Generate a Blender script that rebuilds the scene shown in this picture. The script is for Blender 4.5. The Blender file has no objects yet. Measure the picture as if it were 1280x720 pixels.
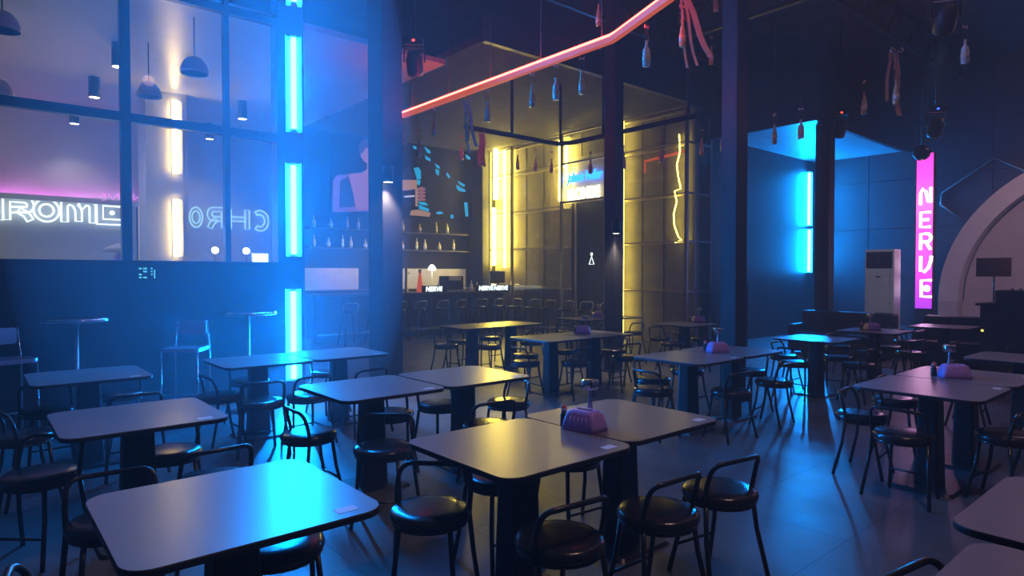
import bpy, bmesh, math, random
from mathutils import Vector, Matrix
random.seed(7)
C = bpy.context.scene.collection
PI = math.pi
SC = bpy.context.scene

# ------------------------------------------------------------------ camera
H = 1.6; F = 800.0
YAW = math.radians(40.4); TILT = math.radians(1.2)
cam_d = bpy.data.cameras.new('camera'); cam = bpy.data.objects.new('camera', cam_d); C.objects.link(cam)
cam_d.sensor_width = 36.0; cam_d.lens = F / 1280 * 36; cam_d.clip_start = 0.05; cam_d.clip_end = 200
cam.location = (0, 0, H); cam.rotation_euler = (PI / 2 - TILT, 0, -YAW)
SC.camera = cam
_f = Vector((math.sin(YAW) * math.cos(TILT), math.cos(YAW) * math.cos(TILT), -math.sin(TILT)))
_r = Vector((math.cos(YAW), -math.sin(YAW), 0)); _u = _r.cross(_f)
def ray(px, py): return _f + _r * ((px - 640) / F) + _u * ((360 - py) / F)
def at_z(px, py, z):
    d = ray(px, py); return Vector((0, 0, H)) + d * ((z - H) / d.z)
def at_x(px, py, x):
    d = ray(px, py); return Vector((0, 0, H)) + d * (x / d.x)
def at_y(px, py, y):
    d = ray(px, py); return Vector((0, 0, H)) + d * (y / d.y)

# ------------------------------------------------------------------ materials
def mat(name, col, rough=.5, metal=0., emit=None, estr=0., noise=0., nscale=8., bump=0., bscale=60., spec=.5, alpha=None, trans=0., coat=0.):
    m = bpy.data.materials.new(name); m.use_nodes = True
    nt = m.node_tree; b = nt.nodes['Principled BSDF']
    b.inputs['Base Color'].default_value = (*col, 1); b.inputs['Roughness'].default_value = rough
    b.inputs['Metallic'].default_value = metal; b.inputs['Specular IOR Level'].default_value = spec
    b.inputs['Transmission Weight'].default_value = trans; b.inputs['Coat Weight'].default_value = coat
    tc = nt.nodes.new('ShaderNodeTexCoord')
    if noise:
        n = nt.nodes.new('ShaderNodeTexNoise'); n.inputs['Scale'].default_value = nscale; n.inputs['Detail'].default_value = 4
        nt.links.new(tc.outputs['Object'], n.inputs['Vector'])
        r = nt.nodes.new('ShaderNodeValToRGB')
        r.color_ramp.elements[0].position = .3; r.color_ramp.elements[1].position = .7
        r.color_ramp.elements[0].color = (*[c * (1 - noise) for c in col], 1)
        r.color_ramp.elements[1].color = (*[min(1, c * (1 + noise)) for c in col], 1)
        nt.links.new(n.outputs['Fac'], r.inputs['Fac']); nt.links.new(r.outputs['Color'], b.inputs['Base Color'])
    if bump:
        n = nt.nodes.new('ShaderNodeTexNoise'); n.inputs['Scale'].default_value = bscale
        nt.links.new(tc.outputs['Object'], n.inputs['Vector'])
        bp = nt.nodes.new('ShaderNodeBump'); bp.inputs['Strength'].default_value = bump; bp.inputs['Distance'].default_value = .004
        nt.links.new(n.outputs['Fac'], bp.inputs['Height']); nt.links.new(bp.outputs['Normal'], b.inputs['Normal'])
    if emit:
        b.inputs['Emission Color'].default_value = (*emit, 1); b.inputs['Emission Strength'].default_value = estr
    return m

def glow(name, col, s):
    m = bpy.data.materials.new(name); m.use_nodes = True; nt = m.node_tree; nt.nodes.clear()
    e = nt.nodes.new('ShaderNodeEmission'); o = nt.nodes.new('ShaderNodeOutputMaterial')
    e.inputs['Color'].default_value = (*col, 1); e.inputs['Strength'].default_value = s
    nt.links.new(e.outputs[0], o.inputs[0]); return m

def glass_mat(name, refl=.08, tint=(1, 1, 1), rough=.02):
    m = bpy.data.materials.new(name); m.use_nodes = True; nt = m.node_tree; nt.nodes.clear()
    t = nt.nodes.new('ShaderNodeBsdfTransparent'); g = nt.nodes.new('ShaderNodeBsdfGlossy'); mx = nt.nodes.new('ShaderNodeMixShader')
    o = nt.nodes.new('ShaderNodeOutputMaterial'); t.inputs[0].default_value = (*tint, 1); g.inputs['Roughness'].default_value = rough
    mx.inputs[0].default_value = refl
    nt.links.new(t.outputs[0], mx.inputs[1]); nt.links.new(g.outputs[0], mx.inputs[2]); nt.links.new(mx.outputs[0], o.inputs[0]); return m

def floor_mat():
    m = mat('polished_floor_tiles', (.10, .10, .104), .38, noise=.22, nscale=1.7)
    nt = m.node_tree; b = nt.nodes['Principled BSDF']
    tc = nt.nodes.new('ShaderNodeTexCoord'); br = nt.nodes.new('ShaderNodeTexBrick')
    br.offset = 0; br.inputs['Scale'].default_value = 1; br.inputs['Brick Width'].default_value = .8; br.inputs['Row Height'].default_value = .8
    br.inputs['Mortar Size'].default_value = .005; br.inputs['Color1'].default_value = (1, 1, 1, 1); br.inputs['Color2'].default_value = (.92, .92, .92, 1)
    br.inputs['Mortar'].default_value = (.45, .45, .45, 1)
    nt.links.new(tc.outputs['Object'], br.inputs['Vector'])
    old = b.inputs['Base Color'].links[0].from_socket
    mx = nt.nodes.new('ShaderNodeMix'); mx.data_type = 'RGBA'; mx.blend_type = 'MULTIPLY'; mx.inputs['Factor'].default_value = 1
    nt.links.new(old, mx.inputs['A']); nt.links.new(br.outputs['Color'], mx.inputs['B']); nt.links.new(mx.outputs['Result'], b.inputs['Base Color'])
    n = nt.nodes.new('ShaderNodeTexNoise'); n.inputs['Scale'].default_value = 3; mr = nt.nodes.new('ShaderNodeMapRange')
    mr.inputs['To Min'].default_value = .28; mr.inputs['To Max'].default_value = .5
    nt.links.new(tc.outputs['Object'], n.inputs['Vector']); nt.links.new(n.outputs['Fac'], mr.inputs['Value']); nt.links.new(mr.outputs['Result'], b.inputs['Roughness'])
    return m

def ramp_glow(name, stops, s):
    """emission running up the object's height"""
    m = bpy.data.materials.new(name); m.use_nodes = True; nt = m.node_tree; nt.nodes.clear()
    tc = nt.nodes.new('ShaderNodeTexCoord'); sp = nt.nodes.new('ShaderNodeSeparateXYZ'); r = nt.nodes.new('ShaderNodeValToRGB')
    e = nt.nodes.new('ShaderNodeEmission'); o = nt.nodes.new('ShaderNodeOutputMaterial')
    while len(r.color_ramp.elements) < len(stops): r.color_ramp.elements.new(.5)
    for el, (p, c) in zip(r.color_ramp.elements, stops): el.position = p; el.color = (*c, 1)
    e.inputs['Strength'].default_value = s
    nt.links.new(tc.outputs['Generated'], sp.inputs[0]); nt.links.new(sp.outputs['Z'], r.inputs[0])
    nt.links.new(r.outputs[0], e.inputs[0]); nt.links.new(e.outputs[0], o.inputs[0]); return m

M = dict(
    floor=floor_mat(),
    ceil=mat('dark_sheet_ceiling', (.060, .056, .055), .6, noise=.3, nscale=2.5),
    soffit=mat('grey_board_soffit', (.06, .056, .053), .8, spec=.15, noise=.25, nscale=3, bump=.3, bscale=12),
    bluesoffit=mat('foil_lined_soffit', (.30, .30, .31), .45, noise=.2, nscale=4, bump=.8, bscale=5),
    wall=mat('charcoal_wall', (.05, .05, .057), .6, noise=.15, nscale=2, bump=.15),
    panelwall=mat('charcoal_panels', (.05, .05, .06), .5, noise=.12, nscale=2),
    paint=mat('pale_paint', (.56, .56, .57), .55, noise=.05, nscale=2, bump=.05),
    paintgloss=mat('satin_ceiling_paint', (.55, .55, .55), .34, noise=.04, nscale=2),
    darkpanel=mat('dark_parapet_panel', (.035, .038, .045), .35, noise=.2, nscale=3),
    steel=mat('black_steel', (.022, .022, .025), .42, metal=.0, noise=.2, nscale=12),
    column=mat('dark_column_paint', (.030, .030, .034), .45, noise=.15, nscale=6),
    alu=mat('brushed_mullion_metal', (.42, .40, .36), .35, metal=.8, noise=.08, nscale=20),
    railpaint=mat('pale_rail_paint', (.62, .58, .50), .45, noise=.06, nscale=20),
    khaki=mat('matt_grey_cladding', (.31, .295, .265), .55, noise=.15, nscale=4, bump=.2, bscale=18),
    top=mat('grey_laminate_tabletop', (.215, .185, .182), .30, spec=.9, noise=.06, nscale=90),
    edge=mat('black_table_edge', (.02, .02, .022), .4, noise=.1, nscale=20),
    leg=mat('black_pedestal_metal', (.018, .018, .021), .35, noise=.15, nscale=15),
    stoolmetal=mat('black_tube_metal', (.018, .018, .02), .25, noise=.15, nscale=25),
    vinyl=mat('black_vinyl_seat', (.020, .019, .021), .22, noise=.15, nscale=30, bump=.1, bscale=120),
    sticker=mat('white_sticker', (.78, .76, .76), .5, noise=.05, nscale=60),
    tissue=mat('lilac_plastic', (.44, .27, .70), .38, noise=.06, nscale=30),
    hole=mat('dark_slot', (.03, .02, .04), .6, noise=.1),
    chrome=mat('chrome', (.80, .80, .80), .10, metal=1, noise=.03, nscale=30),
    stem=mat('satin_stem', (.62, .55, .66), .25, metal=.6, noise=.03, nscale=30),
    red=mat('red_cap', (.70, .10, .08), .35, noise=.05), white=mat('white_plastic', (.72, .72, .73), .4, noise=.04, nscale=10),
    amber=mat('amber_glass_bottle', (.70, .50, .26), .12, noise=.2, nscale=20, coat=.5),
    clearb=mat('pale_glass_bottle', (.80, .76, .66), .10, noise=.2, nscale=20, coat=.5),
    label=mat('cream_paper_label', (.75, .66, .48), .6, noise=.1, nscale=40),
    cord=mat('hemp_cord', (.16, .13, .10), .8, noise=.2, nscale=80),
    ribbon=mat('lilac_ribbon', (.85, .78, .88), .6, noise=.08, nscale=30),
    peach=mat('peach_ribbon', (.72, .42, .34), .6, noise=.08, nscale=30),
    channel=mat('white_light_channel', (.80, .80, .80), .5, noise=.03),
    sofa=mat('black_leather_sofa', (.022, .021, .024), .4, noise=.2, nscale=12, bump=.3, bscale=50),
    gear=mat('black_equipment_plastic', (.025, .025, .028), .4, noise=.2, nscale=20),
    brown=mat('brown_board', (.11, .065, .05), .6, noise=.15, nscale=10),
    arch=mat('white_arch_board', (.52, .48, .50), .55, noise=.06, nscale=5),
    archin=mat('pale_arch_panel', (.40, .34, .37), .6, noise=.06, nscale=5),
    stage=mat('dark_stage_boards', (.05, .045, .048), .45, noise=.25, nscale=6),
    dome=mat('pink_enamel_shade', (.90, .62, .58), .35, noise=.05, nscale=8),
    splash=mat('pale_bar_splashback', (.62, .60, .60), .35, noise=.08, nscale=6),
    bar=mat('dark_bar_front', (.06, .055, .055), .4, noise=.2, nscale=8),
    wood=mat('dark_bar_top', (.12, .09, .07), .3, noise=.2, nscale=12),
    greydark=mat('dark_grille', (.06, .065, .075), .5, noise=.1, nscale=30),
    screenoff=mat('black_screen', (.006, .006, .010), .6, noise=.1, spec=.1), barwall=mat('black_bar_wall', (.022, .022, .026), .7, noise=.15, nscale=3, spec=.2),
    glass=glass_mat('window_glass', .07), cageglass=glass_mat('cladding_glass', .06, (.95, .93, .88)),
    cyan=glow('cyan_tube_light', (.0011, .24, 1.), 800.),
    cyan2=glow('cyan_tube_light_far', (.0015, .26, 1.), 720.),
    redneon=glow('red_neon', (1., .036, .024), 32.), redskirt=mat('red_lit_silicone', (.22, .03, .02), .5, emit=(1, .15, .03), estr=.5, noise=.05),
    yellow=glow('yellow_led', (1., .77, .11), 60.), yellowsoft=glow('yellow_led_dim', (1., .77, .11), 13.),
    warm=glow('warm_led', (1., .72, .22), 34.), warmpanel=glow('warm_panel', (1., .72, .38), .9),
    lens=glow('downlight_lens', (1., .93, .80), 9.), neonwhite=glow('white_neon', (.80, 1., .98), 2.2), neonreflect=glow('white_neon_reflection', (.40, .72, .80), 1.2),
    pinkreflect=glow('pink_neon_reflection', (1., .35, .9), 1.2), purple=glow('purple_led', (.85, .10, .75), 17.),
    nerveletter=glow('pink_white_neon', (1., .66, .9), 9.), blueneon=glow('blue_neon', (.02, .20, 1.), 4.), whiteneon=glow('cream_neon', (1., .88, .55), 3.),
    picto=glow('white_pictogram_light', (.9, 1, 1), 1.6), blueled=glow('blue_led', (.03, .10, 1.), 3.), redled=glow('red_led', (1, .06, .03), 3.), yelled=glow('yellow_green_led', (.9, .9, .1), 2.),
    scr_cyan=glow('screen_cyan', (.02, .42, .72), .85), scr_skin=glow('screen_skin', (.50, .20, .20), .55), scr_chair=glow('screen_chair', (.30, .12, .24), .50),
    scr_tan=glow('screen_tan', (.60, .34, .22), .6), scr_dark=glow('screen_dark', (.03, .03, .07), .6), scr_white=glow('screen_white', (.7, .7, .85), .8), scr_hair=glow('screen_hair', (.06, .05, .11), .6),
    display=glow('cyan_display', (.15, .75, .8), .8),
)

# ------------------------------------------------------------------ mesh helpers
def new(): return bmesh.new()
def box(bm, lo, hi, mtx=None):
    vs = [bm.verts.new((x, y, z)) for x in (lo[0], hi[0]) for y in (lo[1], hi[1]) for z in (lo[2], hi[2])]
    for f in ((0, 1, 3, 2), (4, 6, 7, 5), (0, 4, 5, 1), (2, 3, 7, 6), (0, 2, 6, 4), (1, 5, 7, 3)): bm.faces.new([vs[i] for i in f])
    if mtx is not None: bmesh.ops.transform(bm, matrix=mtx, verts=vs)
    return vs
def tube(bm, pts, r, n=8, closed=False, r1=None):
    pts = [Vector(p) for p in pts]; N = len(pts); rings = []
    prev = None
    for i, p in enumerate(pts):
        if closed: t = (pts[(i + 1) % N] - pts[i - 1]).normalized()
        else: t = (pts[min(i + 1, N - 1)] - pts[max(i - 1, 0)]).normalized()
        if prev is None:
            a = Vector((0, 0, 1)) if abs(t.z) < .9 else Vector((1, 0, 0)); u = t.cross(a).normalized()
        else:
            u = (prev - t * prev.dot(t)); u = u.normalized() if u.length > 1e-6 else t.orthogonal().normalized()
        prev = u; v = t.cross(u); rr = r if r1 is None else r + (r1 - r) * i / (N - 1)
        rings.append([bm.verts.new(p + (u * math.cos(k * 2 * PI / n) + v * math.sin(k * 2 * PI / n)) * rr) for k in range(n)])
    for i in range(N if closed else N - 1):
        A, B = rings[i], rings[(i + 1) % N]
        for k in range(n):
            f = bm.faces.new((A[k], A[(k + 1) % n], B[(k + 1) % n], B[k])); f.smooth = True
    if not closed: bm.faces.new(rings[0][::-1]); bm.faces.new(rings[-1])
def lathe(bm, prof, n=20, c=(0, 0, 0), smooth=True):
    rings = []
    for r, z in prof:
        rings.append([bm.verts.new((c[0] + r * math.cos(k * 2 * PI / n), c[1] + r * math.sin(k * 2 * PI / n), c[2] + z)) for k in range(n)] if r > 1e-5 else [bm.verts.new((c[0], c[1], c[2] + z))])
    for A, B in zip(rings, rings[1:]):
        if len(A) == 1 and len(B) == 1: continue
        for k in range(n):
            q = [A[k % len(A)], A[(k + 1) % len(A)], B[(k + 1) % len(B)], B[k % len(B)]]
            q2 = []; [q2.append(x) for x in q if x not in q2]
            if len(q2) > 2:
                f = bm.faces.new(q2); f.smooth = smooth
    if len(rings[0]) > 1: bm.faces.new(rings[0][::-1])
    if len(rings[-1]) > 1: bm.faces.new(rings[-1])
def rrect(w, d, r, seg=6):
    out = []
    for cx, cy, a0 in ((w / 2 - r, d / 2 - r, 0), (-w / 2 + r, d / 2 - r, PI / 2), (-w / 2 + r, -d / 2 + r, PI), (w / 2 - r, -d / 2 + r, 1.5 * PI)):
        for k in range(seg + 1): out.append((cx + r * math.cos(a0 + k * PI / 2 / seg), cy + r * math.sin(a0 + k * PI / 2 / seg)))
    return out
def prism(bm, poly, z0, z1, mtx=None, poly1=None, smooth=False):
    a = [bm.verts.new((x, y, z0)) for x, y in poly]; b = [bm.verts.new((x, y, z1)) for x, y in (poly1 or poly)]
    n = len(a)
    for k in range(n):
        f = bm.faces.new((a[k], a[(k + 1) % n], b[(k + 1) % n], b[k])); f.smooth = smooth
    bm.faces.new(a[::-1]); bm.faces.new(b)
    if mtx is not None: bmesh.ops.transform(bm, matrix=mtx, verts=a + b)
def sphere(bm, c, r, sx=1, sy=1, sz=1, n=14):
    bmesh.ops.create_uvsphere(bm, u_segments=n, v_segments=max(6, n // 2), radius=r, matrix=Matrix.Translation(c) @ Matrix.Diagonal((sx, sy, sz, 1)))
    for f in bm.faces: f.smooth = True
def obj(name, bm, m, parent=None, bevel=0, label=None):
    bmesh.ops.recalc_face_normals(bm, faces=bm.faces[:])
    me = bpy.data.meshes.new(name); bm.to_mesh(me); bm.free()
    o = bpy.data.objects.new(name, me); C.objects.link(o); me.materials.append(m)
    if parent: o.parent = parent
    if bevel:
        b = o.modifiers.new('bevel', 'BEVEL'); b.width = bevel; b.segments = 2; b.limit_method = 'ANGLE'
    if label: o['label'] = label
    return o
def tag(o, label, cat, group=None, kind=None):
    o['label'] = label; o['category'] = cat
    if group: o['group'] = group
    if kind: o['kind'] = kind
    return o
def thing(name, label, cat, loc=(0, 0, 0), rz=0, group=None):
    o = bpy.data.objects.new(name, None); C.objects.link(o); o.empty_display_size = .1
    o.location = loc; o.rotation_euler = (0, 0, rz); return tag(o, label, cat, group)
def struct(name, bm, m, label, cat='wall', parent=None, bevel=0):
    o = obj(name, bm, m, parent, bevel)
    if not parent: o['kind'] = 'structure'; o['label'] = label; o['category'] = cat
    return o
def bx(lo, hi):
    bm = new(); box(bm, lo, hi); return bm
KIDS = {}
def kids(o):
    return [c for c in bpy.data.objects if c.parent == o]
def dup(proto_root, loc, rz=0, label=None, group=None):
    def cp(o, par):
        c = o.copy(); C.objects.link(c)
        if par: c.parent = par
        for k in PROTO.get(o.name, []): cp(k, c)
        return c
    r = cp(proto_root, None); r.location = loc; r.rotation_euler = (0, 0, rz)
    if label: r['label'] = label
    if group: r['group'] = group
    return r
PROTO = {}
def register(root):
    for k in kids(root):
        PROTO.setdefault(root.name, []).append(k); register(k)
USED = set()
def place(proto, loc, rz, label, group=None):
    if proto.name not in PROTO: register(proto)
    if proto.name not in USED:
        USED.add(proto.name); proto.location = loc; proto.rotation_euler = (0, 0, rz); proto['label'] = label
        if group: proto['group'] = group
        return proto
    return dup(proto, loc, rz, label, group)

# ------------------------------------------------------------------ setting
X0, X1, Y0, Y1, ZC = -3.0, 18.3, -3.2, 16.0, 6.7
struct('floor', bx((X0, Y0, -.1), (X1, Y1, 0)), M['floor'], 'grey polished floor tiles under the tables and stools', 'floor')
struct('ceiling', bx((X0, Y0, ZC), (X1, Y1, ZC + .1)), M['ceil'], 'dark metal sheet ceiling high above the hall', 'ceiling')
struct('wall_near', bx((X0, Y0 - .15, 0), (X1, Y0, ZC)), M['wall'], 'charcoal wall behind the photographer')
struct('wall_left', bx((X0 - .15, Y0, 0), (X0, Y1, ZC)), M['wall'], 'charcoal wall at the left end of the hall')
struct('wall_far', bx((X0, Y1, 0), (X1, Y1 + .15, ZC)), M['barwall'], 'dark wall behind the bar')
bm = new(); box(bm, (X1, Y0, 0), (X1 + .15, Y1, ZC))
struct('wall_right', bm, M['wall'], 'charcoal wall behind the stage')
# panelled dressing of the right-hand wall
bm = new()
for i in range(8):
    for j in range(5):
        y = -2.6 + i * 1.35; z = .3 + j * 1.25
        if y > 7: continue
        box(bm, (X1 - .03, y, z), (X1, y + 1.33, z + 1.23))
struct('trim_1', bm, M['panelwall'], 'dark blue-lit panels on the wall behind the stage', 'wall panels')
# blue wall running right from the cage corner, with the far cyan tubes
GY = 8.25
struct('wall_blue', bx((12.95, GY, 0), (X1, GY + .12, 4.75)), M['panelwall'], 'dark wall between the yellow cladding and the far cyan tubes')
# soffits
bm = new(); box(bm, (6.4, 8.15, 5.38), (13.0, Y1, 5.5))
struct('trim_4', bx((6.3, 8.05, 5.3), (13.0, 8.15, 5.75)), M['steel'], 'dark edge beam of the soffit over the cladding', 'beam')
struct('ceiling_soffit', bm, M['soffit'], 'lower grey soffit above the yellow cladding', 'ceiling')
bm = new(); box(bm, (12.95, 5.9, 4.75), (X1, GY + .12, 4.85))
struct('ceiling_lower', bm, M['bluesoffit'], 'low foil-lined soffit lit blue above the far tubes', 'ceiling')
bm = new(); box(bm, (12.9, 5.8, 4.66), (X1, 5.9, 5.6)); box(bm, (12.85, 5.8, 4.66), (12.95, 8.2, 5.6))
struct('trim_2', bm, M['steel'], 'dark fascia around the low soffit', 'fascia')

# ---- glazed room on the left
GW = 8.35
struct('wall_parapet', bx((X0, GW - .06, 0), (3.3, GW + .1, 1.70)), M['darkpanel'], 'dark panelled wall below the glass on the left')
win = struct('window_1', bx((X0, GW - .05, 1.70), (3.3, GW + .07, 1.76)), M['column'], 'tall glass wall of the side room with dark mullions', 'window')
bm = new()
zmid, ztop = at_y(157, 147, GW).z, at_y(300, 17, GW).z
for px in (157, 283):
    p = at_y(px, 200, GW); hwid = .05 if px == 157 else .03; box(bm, (p.x - hwid, GW - .05, 1.76), (p.x + hwid, GW + .05, ZC))
for x in (-.85, -1.95): box(bm, (x - .05, GW - .05, 1.76), (x + .05, GW + .05, ZC))
box(bm, (X0, GW - .045, zmid - .05), (3.3, GW + .045, zmid + .05)); box(bm, (X0, GW - .045, ztop - .05), (3.3, GW + .045, ztop + .05))
obj('window_frame', bm, M['column'], win)
obj('glass_pane', bx((X0, GW - .006, 1.76), (3.3, GW + .006, ZC)), M['glass'], win)
struct('ceiling_side_room', bx((X0, GW + .1, 4.92), (5.8, Y1, 5.0)), M['paintgloss'], 'pale satin ceiling of the glazed side room', 'ceiling')
struct('wall_side_room', bx((X0, Y1 - .05, 0), (5.75, Y1 - .001, 4.92)), M['paint'], 'pale rear wall of the glazed side room behind the neon letters')
bm = new()
a = Vector((3.42, GW + .05, 0)); b = Vector((5.86, Y1 - .05, 0)); d = (b - a).normalized(); nn = Vector((d.y, -d.x, 0)) * .05
prism(bm, [(a + nn).xy[:], (b + nn).xy[:], (b - nn).xy[:], (a - nn).xy[:]], 0, ZC)
struct('wall_partition', bm, M['wall'], 'partition between the glazed side room and the bar')
# purple-lit ledge above the letters
lz = at_y(60, 249, 15.9).z
bm = new(); box(bm, (-2.9, 15.72, lz - .05), (2.85, 15.95, lz)); box(bm, (-2.9, 15.70, lz - .05), (2.85, 15.72, lz + .055))
tag(obj('wall_ledge', bm, M['paint']), 'long wall ledge above the white neon letters, lit purple', 'ledge')
tag(obj('led_strip', bx((-2.85, 15.80, lz + .004), (2.80, 15.84, lz + .022)), M['purple']), 'purple LED strip lying on the ledge above the neon letters', 'light strip')
# column with yellow strips in the side room
cl = thing('square_column', 'pale square column with two yellow light strips behind the glass', 'column', (2.8, 13.33, 0))
obj('shaft', bx((-.34, -.33, 0), (.34, .33, 4.92)), M['paint'], cl)
for z0, z1, w in ((1.94, 2.98, 'lower'), (3.46, 4.78, 'upper')):
    t = thing('light_strip', 'warm yellow vertical light strip, %s of two on the side room column' % w, 'light strip', (2.93, 12.995, z0), 0, 'yellow strips on the side room column')
    obj('diffuser', bx((-.038, -.06, 0), (.038, -.02, z1 - z0)), M['warm'], t); obj('channel', bx((-.05, -.02, -.01), (.13, -.001, z1 - z0 + .01)), M['channel'], t)
# warm lit niches left of that column
for (xa, ya, xb, yb, w) in ((177, 212, 184, 243, 'upper'), (173, 256, 185, 329, 'lower')):
    p = at_y(xa, ya, 15.9); q = at_y(xb, yb, 15.9)
    t = thing('glowing_niche', 'warm glowing %s wall panel behind the glass beside the column' % w, 'light panel', (p.x, 15.93, q.z), 0, 'warm wall panels in the side room')
    obj('diffuser', bx((0, -.03, 0), (q.x - p.x, 0, p.z - q.z)), M['warmpanel'], t)
    obj('frame', bx((-.04, -.02, -.04), (q.x - p.x + .04, .015, p.z - q.z + .04)), M['column'], t)
# downlights
for i, (px, py, w) in enumerate(((118, 122, 'biggest black, left of the tall mullion'), (93, 155, 'below the mullion bar at left'), (148, 84, 'highest, half behind the tall mullion'),
                    (303, 149, 'far right, near the cyan glow'), (262, 174, 'right, small and low near the column'))):
    p = at_z(px, py, 4.58)
    if p.y < 8.7: p = at_y(px, py, 8.8)
    t = thing('ceiling_downlight', 'cylinder downlight behind the glass, ' + w, 'ceiling light', (p.x, p.y, p.z), 0, 'downlights of the side room')
    bm = new(); lathe(bm, [(.085, 4.92 - p.z), (.085, .0), (.078, .0), (.078, .02)], 20); obj('housing', bm, M['leg'], t)
    bm = new(); lathe(bm, [(.0, .004), (.076, .004), (.076, .012), (.0, .012)], 20); obj('lens', bm, M['lens'], t)
    l = bpy.data.lights.new('downlight', 'SPOT'); l.energy = 35; l.color = (1, .9, .78); l.spot_size = 1.9; l.spot_blend = .7; l.shadow_soft_size = .07
    lo = bpy.data.objects.new('downlight_lamp', l); C.objects.link(lo); lo.location = (p.x, p.y, p.z - .03)
# pink dome pendants reflected in the glass, built as hanging lamps
for px, py, y, w in ((3, 38, 9.0, 'at the top left corner'), (243, 92, 9.0, 'right of the yellow ceiling streak'), (186, 121, 10.4, 'small and low beside the yellow streak'), (-3, 120, 10.2, 'at the left edge above the mullion bar')):
    p = at_y(px, py, y)
    t = thing('reflected_pendant', 'reflected pink dome pendant, built behind the glass, ' + w, 'reflected pendant lamp', p, 0, 'reflected dome pendants built in the side room')
    bm = new(); lathe(bm, [(.17, 0), (.165, .06), (.14, .13), (.09, .19), (.03, .215), (.0, .22), (0, .20), (.08, .175), (.13, .115), (.155, .05), (.16, 0)], 22); obj('lamp_shade', bm, M['dome'], t)
    bm = new(); tube(bm, [(0, 0, .21), (0, 0, 4.92 - p.z)], .008, 6); obj('cord', bm, M['steel'], t)
    bm = new(); sphere(bm, (0, 0, .09), .04); obj('bulb', bm, M['white'], t)
# unseen fill lamps added to brighten the side room
def area(name, loc, size, power, col, rot=(0, 0, 0), sy=None):
    l = bpy.data.lights.new(name, 'AREA'); l.energy = power; l.color = col; l.size = size
    if sy: l.shape = 'RECTANGLE'; l.size_y = sy
    o = bpy.data.objects.new(name, l); C.objects.link(o); o.location = loc; o.rotation_euler = rot; return o
for q_ in ((-1.2, 13.0, 1.9), (1.6, 11.2, 1.9)):
    l = bpy.data.lights.new('side_room_fill', 'POINT'); l.energy = 30; l.color = (.75, .95, .95); l.shadow_soft_size = .6
    lo = bpy.data.objects.new('side_room_fill', l); C.objects.link(lo); lo.location = q_
area('side_room_wall_fill', (.3, 13.4, 4.7), 3.0, 18, (1, .88, .9), (math.radians(35), 0, 0))

# ------------------------------------------------------------------ neon lettering by strokes
def arc(cx, cy, r, a0, a1, n=14, ry=None):
    return [(cx + r * math.cos(math.radians(a0 + (a1 - a0) * k / n)), cy + (ry or r) * math.sin(math.radians(a0 + (a1 - a0) * k / n))) for k in range(n + 1)]
def outline(path, w):
    """closed outline of a thick stroke along a polyline, square ends"""
    L, R = [], []
    P = [Vector(p) for p in path]
    for i, p in enumerate(P):
        a = (P[i] - P[i - 1]).normalized() if i else None; b = (P[i + 1] - P[i]).normalized() if i < len(P) - 1 else None
        t = ((a or b) + (b or a)); t = t.normalized(); n = Vector((-t.y, t.x)); k = 1.0
        if a is not None and b is not None: k = 1 / max(.4, n.dot(Vector((-a.y, a.x))))
        L.append(p + n * w * k); R.append(p - n * w * k)
    return [tuple(q) for q in L + R[::-1]]
GLY = {   # 0..1 wide, 0..1 high : list of (path, closed)
    'H': [([(.08, 0), (.08, 1)], 0), ([(.92, 0), (.92, 1)], 0), ([(.14, .5), (.86, .5)], 0)],
    'R': [([(.07, 0), (.07, .92), (.72, .92)] + arc(.70, .68, .24, 90, -60, 8)[1:] + [(.45, .46), (.20, .44)], 0), ([(.50, .44), (.78, .26), (.93, 0)], 0)],
    'M': [([(.07, 0), (.07, .80), (.20, .94), (.40, .84), (.50, .55), (.50, .05)], 0), ([(.56, .70), (.68, .92), (.86, .92), (.94, .78), (.94, 0)], 0)],
    'E': [([(1.0, .94), (.10, .94), (.10, .06), (1.0, .06)], 0)],
    'V': [([(.0, 1), (.45, .02), (1, 1)], 0)], 'N': [([(.06, 0), (.06, 1), (.94, 0), (.94, 1)], 0)],
    'C': [(arc(.55, .5, .45, 55, 305, 18, .46), 0)],
    'e': [([(.95, 1), (.05, 1), (.05, 0), (.95, 0)], 0), ([(.05, .5), (.8, .5)], 0)],
    'r': [([(.05, 0), (.05, 1), (.7, 1)] + arc(.7, .75, .25, 90, -90, 6) + [(.1, .5)], 0), ([(.5, .5), (.95, 0)], 0)],
}
def letter_bm(ch, w, h, r, thick, mirror=False, plane='y'):
    bm = new()
    def put(poly, closed=True):
        pts = []
        for x, z in poly:
            X = (w - x) if mirror else x
            pts.append((X, 0, z) if plane == 'y' else (0, -X, z))
        tube(bm, pts, r, 6, closed)
    if ch == 'O':
        for k in (.5, .5 - thick * 2 / h * .9):
            put([(w / 2 + w * k * math.cos(t * 2 * PI / 28), h / 2 + h * k * math.sin(t * 2 * PI / 28)) for t in range(28)])
        return bm
    for path, _ in GLY[ch]:
        P = [(x * w, z * h) for x, z in path]
        if thick > 0: put(outline(P, thick))
        else: put(P, False)
    if ch == 'E':
        q = h * .07 if thick > 0 else h * .1
        put([(w * .58 + q * math.cos(t * 2 * PI / 12), h * .5 + q * math.sin(t * 2 * PI / 12)) for t in range(12)])
    return bm
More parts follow.
